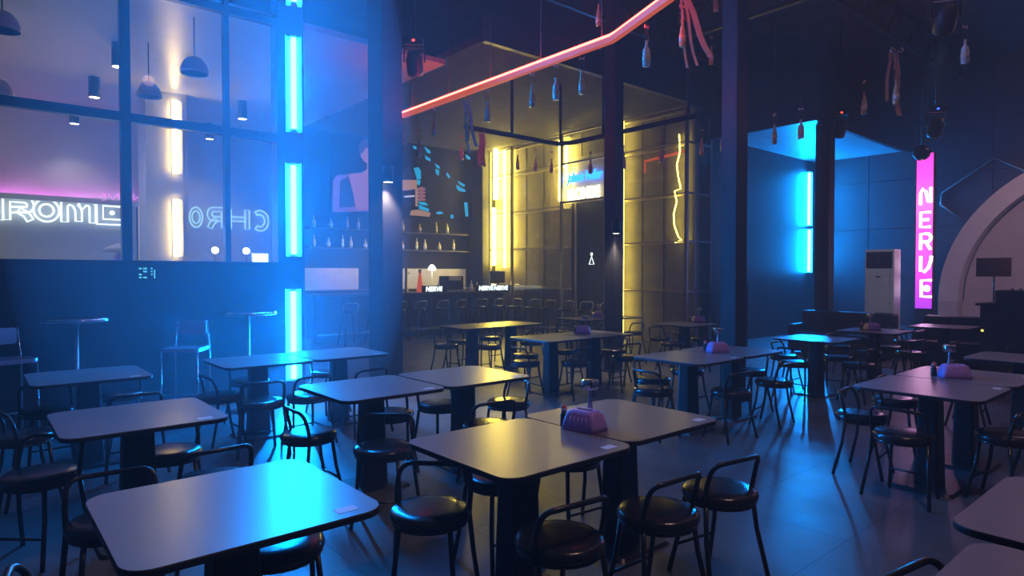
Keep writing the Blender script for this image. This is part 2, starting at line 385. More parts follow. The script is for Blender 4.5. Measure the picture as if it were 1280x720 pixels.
def sign(label, spec, Y, m, r, thick, mirror=False, group=None):
    p0 = at_y(spec[0][1], spec[0][3], Y)
    t = thing('neon_sign', label, 'neon sign', (p0.x, Y, p0.z), 0, group)
    for ch, xa, xb, yt, yb in [(s[0], s[1], s[2], s[4], s[3]) for s in spec]:
        a = at_y(xa, yb, Y); b = at_y(xb, yt, Y)
        o = obj('letter', letter_bm(ch, b.x - a.x, .5 * (b.z - a.z + at_y(xa, yt, Y).z - at_y(xb, yb, Y).z), r, thick, mirror), m, t)
        o.location = (a.x - p0.x, 0, .5 * (a.z + at_y(xb, yb, Y).z) - p0.z)
    return t
sign('white outlined neon letters HROME on the side room wall, reading forwards',
     [('C', -78, -40, 273, 243), ('H', -36, 2, 274, 245), ('R', 6, 40, 275, 247), ('O', 42, 74, 277, 249), ('M', 78, 118, 278, 251), ('E', 122, 153, 279, 253)], 15.88, M['neonwhite'], .019, .055)
sign('glass reflection of the neon letters, built as dim mirrored letters right of the yellow strips',
     [('O', 237, 253, 284, 259), ('R', 261, 281, 285, 260), ('H', 284, 311, 286, 262), ('C', 317, 335, 287, 265)], 15.88, M['neonreflect'], .016, .05, True)  # reflection of the wall letters, built as separate glowing letters
sign('reflection of a pink sign, built as tiny mirrored letters above the last white letter',
     [('e', 127, 132, 250, 242), ('V', 135, 147, 250, 242), ('r', 148, 153, 250, 242), ('N', 167, 177, 250, 243)], 15.66, M['pinkreflect'], .010, 0, True)  # reflected pink sign, built as glowing letters of its own
# bits and pieces on the counter of the side room
cz = 1.72
ct = thing('side_counter', 'long pale counter along the rear of the glazed side room', 'counter', (3.6, 15.2, 0))
obj('worktop', bx((-1.95, -.3, 1.40), (1.75, .35, 1.46)), M['splash'], ct); obj('base', bx((-1.9, -.25, 0), (1.7, .35, 1.40)), M['paint'], ct)
CT = 1.46
def prop(name, label, cat, px, parts, Y=15.1, group=None):
    p = at_y(px, 330, Y); t = thing(name, label, cat, (p.x, Y, CT), 0, group)
    for n, b, m in parts: obj(n, b, m, t)
    return t
def lathe_bm(prof, n=16, c=(0, 0, 0)):
    bm = new(); lathe(bm, prof, n, c); return bm
lamp_base = lambda: lathe_bm([(.06, 0), (.06, .02), (.012, .03), (.012, .62)], 12)
for px, w in ((269, 'left'), (308, 'right')):
    bm = new(); sphere(bm, (0, 0, .68), .075)
    prop('globe_lamp', 'small white globe lamp on the side counter, %s of two' % w, 'lamp', px, [('base', lamp_base(), M['leg']), ('globe', bm, M['lens'])], group='globe lamps on the side counter')
bm = new(); prism(bm, [(-.30, 0), (.33, 0), (.24, .40), (.06, .62), (-.02, .60), (-.26, .30)], -.05, .05, Matrix.Rotation(PI / 2, 4, 'X'))
tag(obj('folded_cloth', bm, M['white']), 'white folded cloth propped on the side counter', 'cloth').location = (at_y(257, 330, 15.15).x, 15.15, CT)
prop('till_display', 'small white till screen on the side counter by the cyan glow', 'till', 325, [('stand', bx((-.03, -.03, 0), (.03, .03, .4)), M['leg']), ('screen', bx((-.17, -.05, .4), (.17, -.02, .62)), M['neonwhite']), ('case', bx((-.19, -.02, .38), (.19, .02, .64)), M['white'])])
prop('parasol_figurine', 'pale figurine under a small parasol beside the tall mullion', 'figurine', 148,
     [('body', lathe_bm([(.10, 0), (.13, .12), (.08, .3), (.10, .42), (.05, .55), (0, .6)], 14), M['tissue']), ('parasol', lathe_bm([(.30, .62), (.18, .70), (.04, .76), (0, .78), (0, .74), (.17, .67), (.29, .6)], 16), M['paint'])], 15.0)
# little display on the parapet
p = at_y(172, 350, GW - .07); q = at_y(195, 333, GW - .07)
t = thing('display_panel', 'tiny cyan dot display on the dark parapet beside the mullion', 'display', (p.x, GW - .06, p.z))
obj('case', bx((0, -.03, 0), (q.x - p.x, 0, q.z - p.z)), M['gear'], t)
bm = new()
for j in range(4):
    for i, (xa, xb) in enumerate(((.05, .2), (.28, .48), (.7, .78), (.86, .93))):
        if (i + j) % 4 == 2: continue
        w = q.x - p.x; h = q.z - p.z; z = h * (.12 + .22 * j); box(bm, (xa * w, -.034, z), (xb * w, -.03, z + .018 + (.07 * h if i == 3 else 0)))
obj('lit_rows', bm, M['display'], t)

# ------------------------------------------------------------------ columns
def column(px, Y, w, dpt, label, lamp=None, X=None):
    p = at_y(px, 343, Y) if X is None else at_x(px, 343, X)
    t = thing('steel_column', label, 'column', (p.x, p.y, 0))
    obj('shaft', bx((-w / 2, -dpt / 2, 0), (w / 2, dpt / 2, ZC)), M['column'], t, .008)
    obj('base_plate', bx((-w / 2 - .05, -dpt / 2 - .05, 0), (w / 2 + .05, dpt / 2 + .05, .02)), M['steel'], t)
    return p, w, dpt
def sconce(pos, label, power=18):
    t = thing('wall_downlight', label, 'wall light', pos, 0, 'downlights on the columns')
    bm = new(); lathe(bm, [(.075, .22), (.075, 0), (.066, 0), (.066, .02)], 18); obj('housing', bm, M['leg'], t)
    bm = new(); lathe(bm, [(0, .004), (.064, .004), (.064, .012), (0, .012)], 18); obj('lens', bm, M['lens'], t)
    l = bpy.data.lights.new('column_spot', 'SPOT'); l.energy = power; l.color = (1, .80, .62); l.spot_size = 1.5; l.spot_blend = .8; l.shadow_soft_size = .05
    lo = bpy.data.objects.new('column_spot_lamp', l); C.objects.link(lo); lo.location = Vector(pos) - Vector((0, 0, .02))
pc1, _, _ = column(360, 8.42, .34, .24, 'dark column carrying the big cyan tubes at the glass wall corner')
pc2, _, _ = column(482, 8.2, .32, .42, 'broad dark column with a downlight left of the red neon')
s = at_y(485, 228, 7.9); sconce((s.x, 7.90, s.z), 'lit cylinder downlight on the broad column beside the screen', 220)
pc3, _, _ = column(767, 7.0, .22, .22, 'slim dark column in front of the yellow cladding')
s = at_y(770, 292, 6.80); sconce((s.x, 6.80, s.z), 'lit cylinder downlight on the slim column before the cladding', 110)
pc4, _, _ = column(917, 4.4, .26, .22, 'dark column between the cladding and the far cyan tubes')
pc5, _, _ = column(1030, 6.1, .26, .30, 'dark column just right of the far cyan tubes')

# ------------------------------------------------------------------ cyan tubes
def fixture(p, length, m, label, group, rz=0, w=.2, fin=.10):
    t = thing('tube_light', label, 'tube light', p, rz, group)
    bm = new(); tube(bm, [(0, -.055, .03), (0, -.055, length - .03)], .032, 8); obj('tube', bm, m, t)
    bm = new(); prism(bm, [(-w / 2, 0), (-w / 2, -fin), (-w / 2 + .008, -fin), (-w / 2 + .008, -.02), (w / 2 - .008, -.02), (w / 2 - .008, -fin), (w / 2, -fin), (w / 2, 0)], 0, length); obj('channel', bm, M['channel'], t)
    bm = new(); box(bm, (-.04, -.09, 0), (.04, -.02, .03)); obj('end_cap', bm, M['white'], t); obj('end_cap', bx((-.04, -.09, length - .03), (.04, -.02, length)), M['white'], t)
for (ya, yb, w) in ((475, 361, 'lowest, near the floor'), (321, 205, 'third from the top'), (166, 47, 'second from the top, above head height'), (9, -107, 'topmost, cut by the upper frame edge')):
    a = at_y(363, ya, 8.28); b = at_y(362, yb, 8.28)
    fixture((a.x + .03, 8.235, a.z), b.z - a.z, M['cyan'], 'bright cyan tube light on the left column, ' + w, 'cyan tubes on the left column', math.radians(-22))
for (ya, yb, w) in ((341, 284, 'lower'), (283, 213, 'upper')):
    a = at_y(1010, ya, GY - .01); b = at_y(1010, yb, GY - .01)
    fixture((a.x, GY - .02, a.z), b.z - a.z - .04, M['cyan2'], 'cyan tube light on the far blue wall, %s of two' % w, 'cyan tubes on the far wall', math.radians(-50), .16, .06)

# ------------------------------------------------------------------ red neon rail
zr = 4.2
P0 = at_z(498, 141, zr); P1 = at_z(772, 44, zr); P2 = at_z(840, -12, zr)
P1.x = P0.x = 5.36
nr = thing('neon_rail', 'long red-orange neon light hanging above the tables', 'neon light', (P0.x, P0.y, zr))
pts = [Vector((P0.x - .06, P0.y - .02, zr - .14)), Vector((P0.x - .08, P0.y + .02, zr - .06)), Vector((P0.x - .03, P0.y + .03, zr - .01)), Vector((P0.x, P0.y - .06, zr)), P1 + Vector((0, .05, 0)), P1 + Vector((-.03, -.05, 0)), P2]
bm = new(); tube(bm, [p - P0 for p in pts], .019, 8); obj('neon_tube', bm, M['redneon'], nr)
bm = new()
for a, b in zip(pts[3:], pts[4:]):
    d = (b - a); L = d.length; mt = Matrix.Translation(a - P0) @ Vector((1, 0, 0)).rotation_difference(d).to_matrix().to_4x4()
    box(bm, (0, -.03, -.085), (L, .03, -.022), mt)
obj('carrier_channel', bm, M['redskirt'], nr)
bm = new()
for k in range(5):
    q = P0.lerp(P1, .08 + k * .22) - P0; tube(bm, [q, q + Vector((0, 0, ZC - zr))], .006, 6)
obj('suspension_wires', bm, M['steel'], nr)

# ------------------------------------------------------------------ dark pipe frame with hanging bottles
A = at_z(556, 166, zr); B = at_z(703, 181, zr); D = at_z(884, 148, zr)
yB = B.y; A.y = yB; D.x = B.x
pf = thing('pipe_rail', 'dark L-shaped pipe rail hung before the yellow cladding', 'pipe rail', (B.x, B.y, zr))
bm = new(); tube(bm, [A - B, Vector((-.35, 0, 0)), Vector((-.1, -.03, 0)), Vector((0, -.3, 0)), D - B], .045, 8); obj('pipe', bm, M['steel'], pf)
bm = new()
for q in (A.lerp(B, .45), A.lerp(B, .98), B.lerp(D, .35), B.lerp(D, .95)): tube(bm, [q - B, q - B + Vector((0, 0, (5.38 if q.y > 8.2 else ZC) - zr))], .03, 6)
obj('hanger_rods', bm, M['steel'], pf)

def bottle_parts(kind):
    bm = new()
    if kind % 2: lathe(bm, [(0, 0), (.036, .0), (.040, .01), (.040, .15), (.034, .175), (.016, .20), (.014, .245), (.017, .25), (.017, .262), (0, .262)], 14)
    else: lathe(bm, [(0, 0), (.030, 0), (.033, .01), (.033, .12), (.026, .17), (.014, .215), (.013, .255), (.016, .26), (.016, .27), (0, .27)], 14)
    return bm
PB = {}
def bottle_proto(kind):
    t = thing('hanging_bottle', 'bottle', 'bottle'); m = (M['amber'], M['clearb'])[kind % 2]
    obj('glass_body', bottle_parts(kind), m, t)
    bm = new(); lathe(bm, [(.0342 + .007 * (kind % 2), .04), (.0342 + .007 * (kind % 2), .105)], 14); obj('paper_label', bm, M['label'], t)
    bm = new(); tube(bm, [(-.02, 0, .23), (-.035, 0, .30), (0, 0, .40), (.035, 0, .30), (.02, 0, .23)], .003, 5, True); cl_ = obj('cord_loop', bm, M['cord'], t)
    bm = new(); prism(bm, [(-.03, .385), (-.004, .40), (.004, .40), (.03, .385), (.034, .425), (.004, .412), (-.004, .412), (-.034, .425)], -.005, .005, Matrix.Rotation(PI / 2, 4, 'X')); obj('bow', bm, M['peach'], cl_)
    bm = new(); tube(bm, [(0, 0, .4), (0, 0, .62)], .0022, 4); obj('cord', bm, M['cord'], t)
    return t
PB[0] = bottle_proto(0); PB[1] = bottle_proto(1)
def hang(px, py_bottom, plane, val, kind, label, group):
    p = at_x(px, py_bottom, val) if plane == 'x' else at_y(px, py_bottom, val)
    r = place(PB[kind], p, random.uniform(-1, 1), label, group)
    return r, p
G1 = 'bottles hung along the red neon'; G2 = 'bottles hung along the dark pipe'
for i, (px, py, w) in enumerate(((505, 186, 'at its lower left end'), (524, 196, 'second from its lower left end'), (543, 171, 'third from its lower left end'), (609, 152, 'right of the short ribboned bottle'),
                    (665, 134, 'left of three mid-way'), (695, 125, 'centre of three mid-way'), (727, 118, 'right of three mid-way'), (808, 83, 'under its steep right end'))):
    hang(px, py, 'x', 5.36, i % 2, 'glass bottle hung under the red neon rail, ' + w, G1)
for i, (px, py, w) in enumerate(((577, 200, 'before the far end of the screen'), (647, 212, 'first of three left of the blue neon script'), (669, 214, 'second of three left of the blue neon script'), (689, 216, 'third of three left of the blue neon script'))):
    hang(px, py, 'y', yB, (i + 1) % 2, 'glass bottle hung from the dark pipe, ' + w, G2)
for i, (px, py, w) in enumerate(((738, 217, 'just above the blue neon script'), (780, 211, 'against the left of the bare cladding'), (827, 204, 'at the red reflection on the cladding'), (877, 194, 'at the right end past the cladding'))):
    hang(px, py, 'x', B.x, (i + 1) % 2, 'glass bottle hung from the dark pipe, ' + w, G2)
# loose bottles on longer cords from the roof
def hang_long(px, py, plane, val, kind, label, group):
    r, p = hang(px, py, plane, val, kind, label, group)
    bm = new(); tube(bm, [(0, 0, .6), (0, 0, ZC - p.z)], .0022, 4); o = obj('long_cord', bm, M['cord'], r); return r
for i, (px, py, w) in enumerate(((748, 32, 'above the bend of the red neon'), (895, 14, 'at the top edge, right of the long ribbon'), (889, 81, 'in shadow right of the long ribbon'), (904, 189, 'beside the dark column right of the cladding'), (968, 180, 'left of two before the blue soffit'),
                    (1001, 174, 'right of two before the blue soffit'), (1080, 143, 'right of the blue soffit'), (1206, 79, 'at far upper right in the dark'))):
    hang_long(px, py, 'x', 8.6 if i not in (0,) else 6.2, i % 2, 'glass bottle on a long cord, ' + w, 'bottles on long cords')
# ribbon-tied bottles
def ribbon_bm(tails):
    bm = new()
    for s in (-1, 1):
        prev = None
        ring = [(s * .01, .60), (s * .055, .635), (s * .075, .60), (s * .05, .575), (s * .01, .59)]
        for y0 in (0,):
            a = [bm.verts.new((x, -.012, z)) for x, z in ring]; b = [bm.verts.new((x, .012, z)) for x, z in ring]
            for k in range(len(a) - 1): bm.faces.new((a[k], a[k + 1], b[k + 1], b[k]))
    for (x0, x1, z1, w) in tails:
        n = 7; A_, B_ = [], []
        for k in range(n):
            t = k / (n - 1); x = x0 + (x1 - x0) * t + .012 * math.sin(t * 7); z = .59 + (z1 - .59) * t; y = .05 + .012 * math.sin(t * 9 + x0 * 40)
            A_.append(bm.verts.new((x - w, y, z))); B_.append(bm.verts.new((x + w, y, z)))
        for k in range(n - 1): bm.faces.new((A_[k], A_[k + 1], B_[k + 1], B_[k]))
    return bm
for px, py, plane, val, tails, m, label in (
    (853, 58, 'x', 5.6, [(-.02, .06, -.20, .012), (.02, .30, -.10, .030), (.01, .16, -.18, .014)], 'ribbon', 'bottle tied with a big lilac ribbon and long tails, top right of the neon'),
    (584, 178, 'x', 5.36, [(-.05, .02, -.14, .018), (.0, .12, -.05, .022)], 'ribbon', 'bottle with pale lilac ribbon tails below the left of the neon'),
    (602, 208, 'y', yB, [(-.02, -.04, .02, .03), (.02, .04, .0, .03)], 'peach', 'bottle with peach ribbon at the left edge of the yellow cladding'),
    (1120, 130, 'x', 8.0, [(-.05, -.08, .05, .018), (.02, .06, -.12, .028)], 'peach', 'bottle with peach bow and lilac tails above the air conditioner')):
    p = at_x(px, py, val) if plane == 'x' else at_y(px, py, val)
    r = dup(PB[0], p, -YAW, label, 'ribboned bottles')
    rb = obj('ribbon', ribbon_bm(tails), M[m], r); so = rb.modifiers.new('thick', 'SOLIDIFY'); so.thickness = .003
    bm = new(); tube(bm, [(0, 0, .6), (0, 0, (zr if val in (5.36, yB) else ZC) - p.z)], .0022, 4); obj('long_cord', bm, M['cord'], r)

# ------------------------------------------------------------------ yellow cladding (front plane x = 12)
CX = 12.0
def cy(px, py=300): return at_x(px, py, CX)
yN, yF = cy(858).y, cy(612).y
zt = at_x(850, 134, CX).z
yd0, yd1 = cy(757).y, cy(702).y      # doorway
zd = at_x(730, 250, CX).z
bm = new()
box(bm, (CX + .38, yN, 0), (CX + .5, yd0, 5.38)); box(bm, (CX + .38, yd1, 0), (CX + .5, yF + .2, 5.38)); box(bm, (CX + .38, yd0, zd), (CX + .5, yd1, 5.38))
struct('wall_cladding', bm, M['khaki'], 'grey cladding wall washed by yellow light strips')
bm = new()
for px in (658, 727, 803, 640, 680, 830):
    p = at_x(px, 260, CX + .38); z0 = zd if px == 727 else 0; box(bm, (CX + .372, p.y - .012, z0), (CX + .379, p.y + .012, 5.3))
struct('trim_3', bm, M['column'], 'dark seams between the cladding boards', 'seams')
struct('wall_bar_end', bx((CX - .1, yF + .22, 0), (CX + .5, Y1, 5.38)), M['barwall'], 'dark return wall between the screen and the yellow cladding')
fr = thing('cladding_glazing', 'slim metal glazing frame before the yellow-lit cladding', 'glazing', (CX, yN, 0))
bm = new()
zs = [at_x(776, y, CX).z for y in (363, 305, 250)] + [at_x(776, 192, CX).z, zt]
for z in zs[:]:
    for a, b in ((yN, yd0), (yd1, yF)): box(bm, (.30, a - yN, z - .022), (.37, b - yN, z + .022)); box(bm, (-.012, a - yN, z - .012), (.012, b - yN, z + .012))
for z in (zs[3], zs[4], zd): box(bm, (-.03, yd0 - yN, z - .022), (.03, yd1 - yN, z + .022))
obj('rails', bm, M['railpaint'], fr)
for px in (858, 777, 757, 702, 640, 613):
    y = cy(px).y; obj('mullion', bx((-.035, y - yN - .03, 0), (.035, y - yN + .03, zt)), M['alu'], fr)
bm = new(); box(bm, (-.004, 0, .02), (.004, yd0 - yN, zt)); box(bm, (-.004, yd1 - yN, .02), (.004, yF - yN, zt))
obj('glass_panes', bm, M['cageglass'], fr)
# return side of the glazing, facing the tables on the right
fs = thing('glazing_return', 'narrow glazed return at the right end of the yellow cladding', 'glazing', (CX, yN, 0))
bm = new()
for x in (.30, .92): box(bm, (x - .03, -.03, 0), (x + .03, .03, zt))
for z in zs: box(bm, (0.03, -.025, z - .02), (.95, .025, z + .02))
obj('frame', bm, M['alu'], fs)
obj('glass_panes', bx((.33, -.004, .02), (.89, .004, zt - .02)), M['cageglass'], fs)
obj('back_panel', bx((.42, .08, 0), (.95, .12, zt)), M['darkpanel'], fs)
# yellow strips
def strip(px, ya, yb, m, label, x=CX + .30, w=.035):
    a = at_x(px, yb, x); b = at_x(px, ya, x)
    t = thing('light_strip', label, 'light strip', (x, a.y, max(.02, a.z)), 0, 'yellow strips in the cladding')
    L = b.z - max(.02, a.z)
    bm = new(); tube(bm, [(-.10, 0, .01), (-.10, 0, L - .01)], w, 8); obj('diffuser', bm, M[m], t)
    bm = new(); box(bm, (-.10, -.01, 0), (.075, .01, .02)); box(bm, (-.10, -.01, L - .02), (.075, .01, L)); obj('brackets', bm, M['alu'], t)
strip(623, 186, 250, 'yellow', 'yellow light strip at the far end of the cladding, upper', w=.075); strip(620, 260, 332, 'yellow', 'yellow light strip at the far end of the cladding, lower', w=.075)
strip(634, 188, 335, 'yellow', 'yellow strip second from the far end of the cladding')
strip(704, 176, 252, 'yellow', 'yellow light strip left of the blue neon script', w=.05); strip(711, 178, 226, 'yellowsoft', 'dim yellow strip just left of the blue neon script')
strip(781, 152, 420, 'yellowsoft', 'tall yellow strip beside the slim column, full height'); 
wp = [at_x(px, py, CX + .22) for px, py in ((849, 168), (850, 190), (846, 206), (848, 222), (851, 236), (843, 239), (846, 252), (842, 268), (843, 282), (848, 296), (852, 300), (844, 303))]  # wavy reflection in the glass, built as a thin glowing tube
wt = thing('light_strip', 'thin wavy yellow reflection, built as a glowing strip near the right end of the cladding', 'light strip', wp[-1], 0, 'yellow strips in the cladding')
bm = new(); tube(bm, [q - wp[-1] for q in wp], .016, 6); obj('diffuser', bm, M['yellowsoft'], wt)
# red neon reflection in the glass, built as a glowing strip
a = at_x(806, 202, CX + .25); b = at_x(856, 189, CX + .25)
bm = new(); tube(bm, [a + Vector((0, 0, -.25)), a, b], .03, 8); tag(obj('red_reflection', bm, M['redskirt']), 'short red neon reflection, built as a bent glowing strip behind the cladding glass', 'light strip')
# lit sign over the doorway
sg = thing('neon_sign', 'blue script over bright cream letters above the toilet doorway', 'neon sign', (CX + .33, yd0, zd))
def text_obj(txt, size, m, parent, loc, shear=0, ext=.012, rot=(PI / 2, 0, -PI / 2), sx=1, off=0):
    c = bpy.data.curves.new('lettering', 'FONT'); c.body = txt; c.size = size; c.shear = shear; c.extrude = ext; c.offset = off; c.align_x = 'CENTER'; c.align_y = 'BOTTOM_BASELINE'
    o = bpy.data.objects.new('lettering', c); C.objects.link(o); c.materials.append(m); bpy.context.view_layer.update()
    me = bpy.data.meshes.new_from_object(o.evaluated_get(bpy.context.evaluated_depsgraph_get())); me.name = 'lettering'; bpy.data.objects.remove(o)
    o = bpy.data.objects.new('lettering', me); C.objects.link(o)
    if not me.materials: me.materials.append(m)
    o.parent = parent; o.location = loc; o.rotation_euler = rot; o.scale.x = sx
    return o
cyy = (yd1 - yd0) / 2
s1 = at_x(729, 226, CX + .2); s2 = at_x(729, 246, CX + .2)
def fit(o, px0, px1):
    w_ = abs(at_x(px0, 230, CX + .23).y - at_x(px1, 230, CX + .23).y); xs = [v.co.x for v in o.data.vertices]; o.scale.x = w_ / (max(xs) - min(xs))
    o.location.y = at_x((px0 + px1) / 2, 230, CX + .23).y - yd0
fit(text_obj('Johnnie Walker', .34, M['blueneon'], sg, (-.10, cyy, s1.z - zd + .02), .35, .015, off=.010), 708, 752)
fit(text_obj('BLONDE', .42, M['whiteneon'], sg, (-.08, cyy, s2.z - zd - .04), 0, .015, off=.016), 708, 748)
obj('backing', bx((.0, .05, .05), (.03, yd1 - yd0 - .05, zs[3] - zd + .2)), M['paint'], sg)
# doorway
dr = struct('door_1', bx((CX + .40, yd0, 0), (CX + .46, yd1, zd)), M['darkpanel'], 'dark toilet doorway in the yellow cladding', 'door')
obj('door_frame', bx((CX + .36, yd1 - .18, 0), (CX + .40, yd1 - .12, zd)), M['alu'], dr)
p = at_x(739, 324, CX + .38)
tp = thing('toilet_sign', 'small glowing white person pictogram on the dark doorway', 'sign', (CX + .395, p.y, p.z))
bm = new(); sphere(bm, (0, 0, .13), .045, .3); obj('head', bm, M['picto'], tp)
bm = new(); tube(bm, [(0, .0, .075), (0, .085, -.13), (0, -.085, -.13)], .016, 6, True); obj('body', bm, M['picto'], tp)

# ------------------------------------------------------------------ screen and bar on the far wall
SY = Y1 - .12
p = at_y(414, 267, SY); q = at_y(590, 178, SY); zb = at_y(500, 270, SY).z; ztv = 5.3
sc = thing('video_screen', 'large LED screen on the far wall showing a man and a bottle', 'screen', (p.x, SY, zb))
W = q.x - p.x; HH = ztv - zb
obj('panel', bx((0, 0, 0), (W, .1, HH)), M['screenoff'], sc)
def spx(px, py):
    a = at_y(px, py, SY); return (a.x - p.x, a.z - zb)
def patch(name, pts, m, dep):
    bm = new(); P = [spx(*s) for s in pts]
    a = [bm.verts.new((x, -dep, z)) for x, z in P]; b = [bm.verts.new((x, .0, z)) for x, z in P]; n = len(a)
    bm.faces.new(a); bm.faces.new(b[::-1])
    for k in range(n): bm.faces.new((a[k], a[(k + 1) % n], b[(k + 1) % n], b[k]))
    obj(name, bm, M[m], sc)
patch('picture_chair', [(416, 265), (416, 226), (421, 219), (460, 216), (475, 216), (475, 264)], 'scr_chair', .004)
patch('picture_shadow', [(424, 260), (425, 226), (436, 220), (444, 222), (447, 258)], 'scr_dark', .006)
patch('picture_torso', [(444, 258), (441, 240), (436, 222), (438, 217), (452, 216), (458, 212), (459, 204), (476, 204), (476, 216), (478, 262), (448, 262)], 'scr_skin', .008)
patch('picture_face', [(450, 186), (453, 178), (464, 176), (470, 182), (470, 200), (464, 206), (456, 203), (451, 196)], 'scr_skin', .009)
patch('picture_hair', [(448, 190), (449, 180), (454, 174), (466, 174), (470, 182), (463, 183), (456, 186), (453, 192)], 'scr_hair', .011)
patch('picture_bottle', [(498, 258), (498, 221), (503, 216), (506, 213), (507, 208), (512, 208), (513, 214), (520, 220), (521, 258)], 'scr_dark', .010)
patch('picture_bottle_label', [(499, 238), (499, 225), (521, 225), (521, 236), (509, 238)], 'scr_tan', .012)
patch('picture_bottle_side', [(497, 258), (497, 224), (500, 224), (500, 258)], 'scr_tan', .013)
patch('picture_bottle_side', [(519, 258), (519, 236), (522, 236), (522, 258)], 'scr_tan', .013)
patch('picture_lettering', [(505, 247), (505, 245), (518, 244), (518, 246)], 'scr_white', .014)
for k in range(4):
    y = 235 + k * 4.4; patch('picture_finger', [(522, y), (527, y - 1.5), (531, y), (532, y + 2.4), (527, y + 3), (522, y + 3)], 'scr_skin', .012)
patch('picture_cuff', [(512, 269), (514, 263), (523, 262), (538, 266), (537, 271), (525, 270)], 'scr_tan', .012)
for pts in ([(516, 182), (520, 183), (521, 187), (517, 186)], [(530, 183), (537, 188), (538, 192), (534, 191)], [(531, 194), (538, 199), (538, 202), (532, 199)], [(517, 210), (523, 209), (526, 214), (526, 224), (521, 224)], [(521, 224), (526, 226), (524, 232), (521, 230)],
            [(543, 204), (549, 208), (550, 211), (546, 210)], [(544, 211), (549, 213), (548, 220), (545, 217)], [(558, 215), (563, 221), (561, 223), (558, 219)], [(572, 226), (581, 231), (580, 234), (574, 230)], [(570, 231), (582, 238), (581, 240), (574, 239), (571, 236)],
            [(580, 253), (584, 253), (585, 270), (582, 271)], [(522, 252), (532, 253), (535, 257), (526, 256)], [(523, 256), (536, 261), (536, 265), (524, 261)], [(544, 266), (550, 264), (555, 267), (548, 268)], [(563, 269), (566, 268), (567, 273), (563, 273)], [(582, 193), (588, 197), (587, 200), (583, 198)]):
    patch('picture_glint', pts, 'scr_cyan', .012)
# back bar
bb = thing('back_bar', 'dark back bar cabinet with pale splashback under the screen', 'bar cabinet', (6.1, Y1 - .02, 0))
BW = 5.7
obj('cabinet', bx((.3, -.55, 0), (BW, -.02, 1.15)), M['bar'], bb); obj('worktop', bx((.3, -.58, 1.15), (BW, -.02, 1.2)), M['wood'], bb)
zz0, zz1 = 1.20, at_y(540, 336, Y1).z
for xa, xb in ((372, 448), (497, 582)):
    a = at_y(xa, 340, Y1 - .06).x - 6.1; b = at_y(xb, 340, Y1 - .06).x - 6.1; obj('splashback', bx((a, -.05, zz0), (b, -.02, zz1)), M['splash'], bb)
for z in (2.28, 2.78): obj('shelf', bx((.5, -.32, z), (BW - .2, -.02, z + .03)), M['bar'], bb)
area('back_bar_light', (9.0, 15.1, 2.1), 4.5, 16, (1, .93, .9), (math.radians(70), 0, 0), .15)
BPR = {}
for k in range(3):
    t = thing('spirit_bottle', 'bottle', 'bottle'); bm = new()
    lathe(bm, [[(0, 0), (.045, 0), (.045, .17), (.02, .22), (.016, .29), (.019, .30), (0, .31)], [(0, 0), (.05, 0), (.052, .13), (.03, .17), (.018, .2), (.018, .25), (0, .25)], [(0, 0), (.036, 0), (.036, .2), (.015, .26), (.014, .34), (0, .345)]][k], 12)
    obj('glass_body', bm, (M['clearb'], M['amber'], M['clearb'])[k], t)
    bm = new(); r = (.046, .053, .037)[k]; lathe(bm, [(r, .04), (r, .11)], 12); obj('paper_label', bm, M['white'], t); BPR[k] = t
ORD = ['first', 'second', 'third', 'fourth', 'fifth', 'sixth', 'seventh', 'eighth', 'ninth', 'tenth', 'eleventh', 'twelfth']
k = 0
for z, n, w in ((2.31, 12, 'lower'), (2.81, 10, 'upper')):
    for i in range(n):
        px = 392 + i * (185 / n) + (i % 3) * 2.5
        a = at_y(px, 290, Y1 - .18)
        place(BPR[k % 3], (a.x, Y1 - .2, z), random.uniform(0, 6), 'spirit bottle on the %s back bar shelf, %s from the left' % (w, ORD[i]), 'bottles on the back bar shelves'); k += 1
# bar counter
BY = 14.2
bc = thing('bar_counter', 'long dark bar counter below the screen', 'bar', (6.0, BY, 0))
obj('front', bx((.1, .0, 0), (5.75, .12, 1.08)), M['bar'], bc); obj('top', bx((.05, -.12, 1.08), (5.85, .5, 1.14)), M['wood'], bc)
bm = new()
for i in range(9): box(bm, (.2 + i * .62, -.02, .12), (.72 + i * .62, 0, .98))
obj('front_panels', bm, M['greydark'], bc)
obj('foot_rail', bx((.1, -.16, .18), (5.75, -.12, .22)), M['alu'], bc)
for px, w in ((541, 'left'), (606, 'right'), (655, 'far right end')):
    a = at_y(px, 360, BY)
    if a.x > 11.7: a.x = 11.62
    t = thing('light_box_sign', 'small white lit sign on the bar top, ' + w, 'sign', (a.x, BY - .02, 1.14), 0, 'lit signs on the bar top')
    obj('case', bx((-.34, -.03, 0), (.34, .03, .17)), M['gear'], t)
    text_obj('NERVE', .17, M['neonwhite'], t, (0, -.034, .025), .1, .004, (PI / 2, 0, 0), 1.0, .006)
def on_bar(name, label, cat, px, parts, group=None):
    a = at_y(px, 350, BY + .2); t = thing(name, label, cat, (min(a.x, 11.7), BY + .2, 1.14), 0, group)
    for n, b, m in parts: obj(n, b, m, t)
    return t
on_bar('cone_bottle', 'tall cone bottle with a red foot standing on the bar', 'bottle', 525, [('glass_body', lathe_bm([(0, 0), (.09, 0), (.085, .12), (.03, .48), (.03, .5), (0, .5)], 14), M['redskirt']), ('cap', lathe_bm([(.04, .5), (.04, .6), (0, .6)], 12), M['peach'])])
on_bar('bar_lamp', 'slim bar lamp with a glowing white head on the bar', 'lamp', 540, [('base', lathe_bm([(.08, 0), (.08, .03), (.015, .04), (.015, .6)], 12), M['alu']), ('shade', lathe_bm([(.10, .58), (.10, .64), (.03, .72), (0, .72)], 14), M['lens'])])
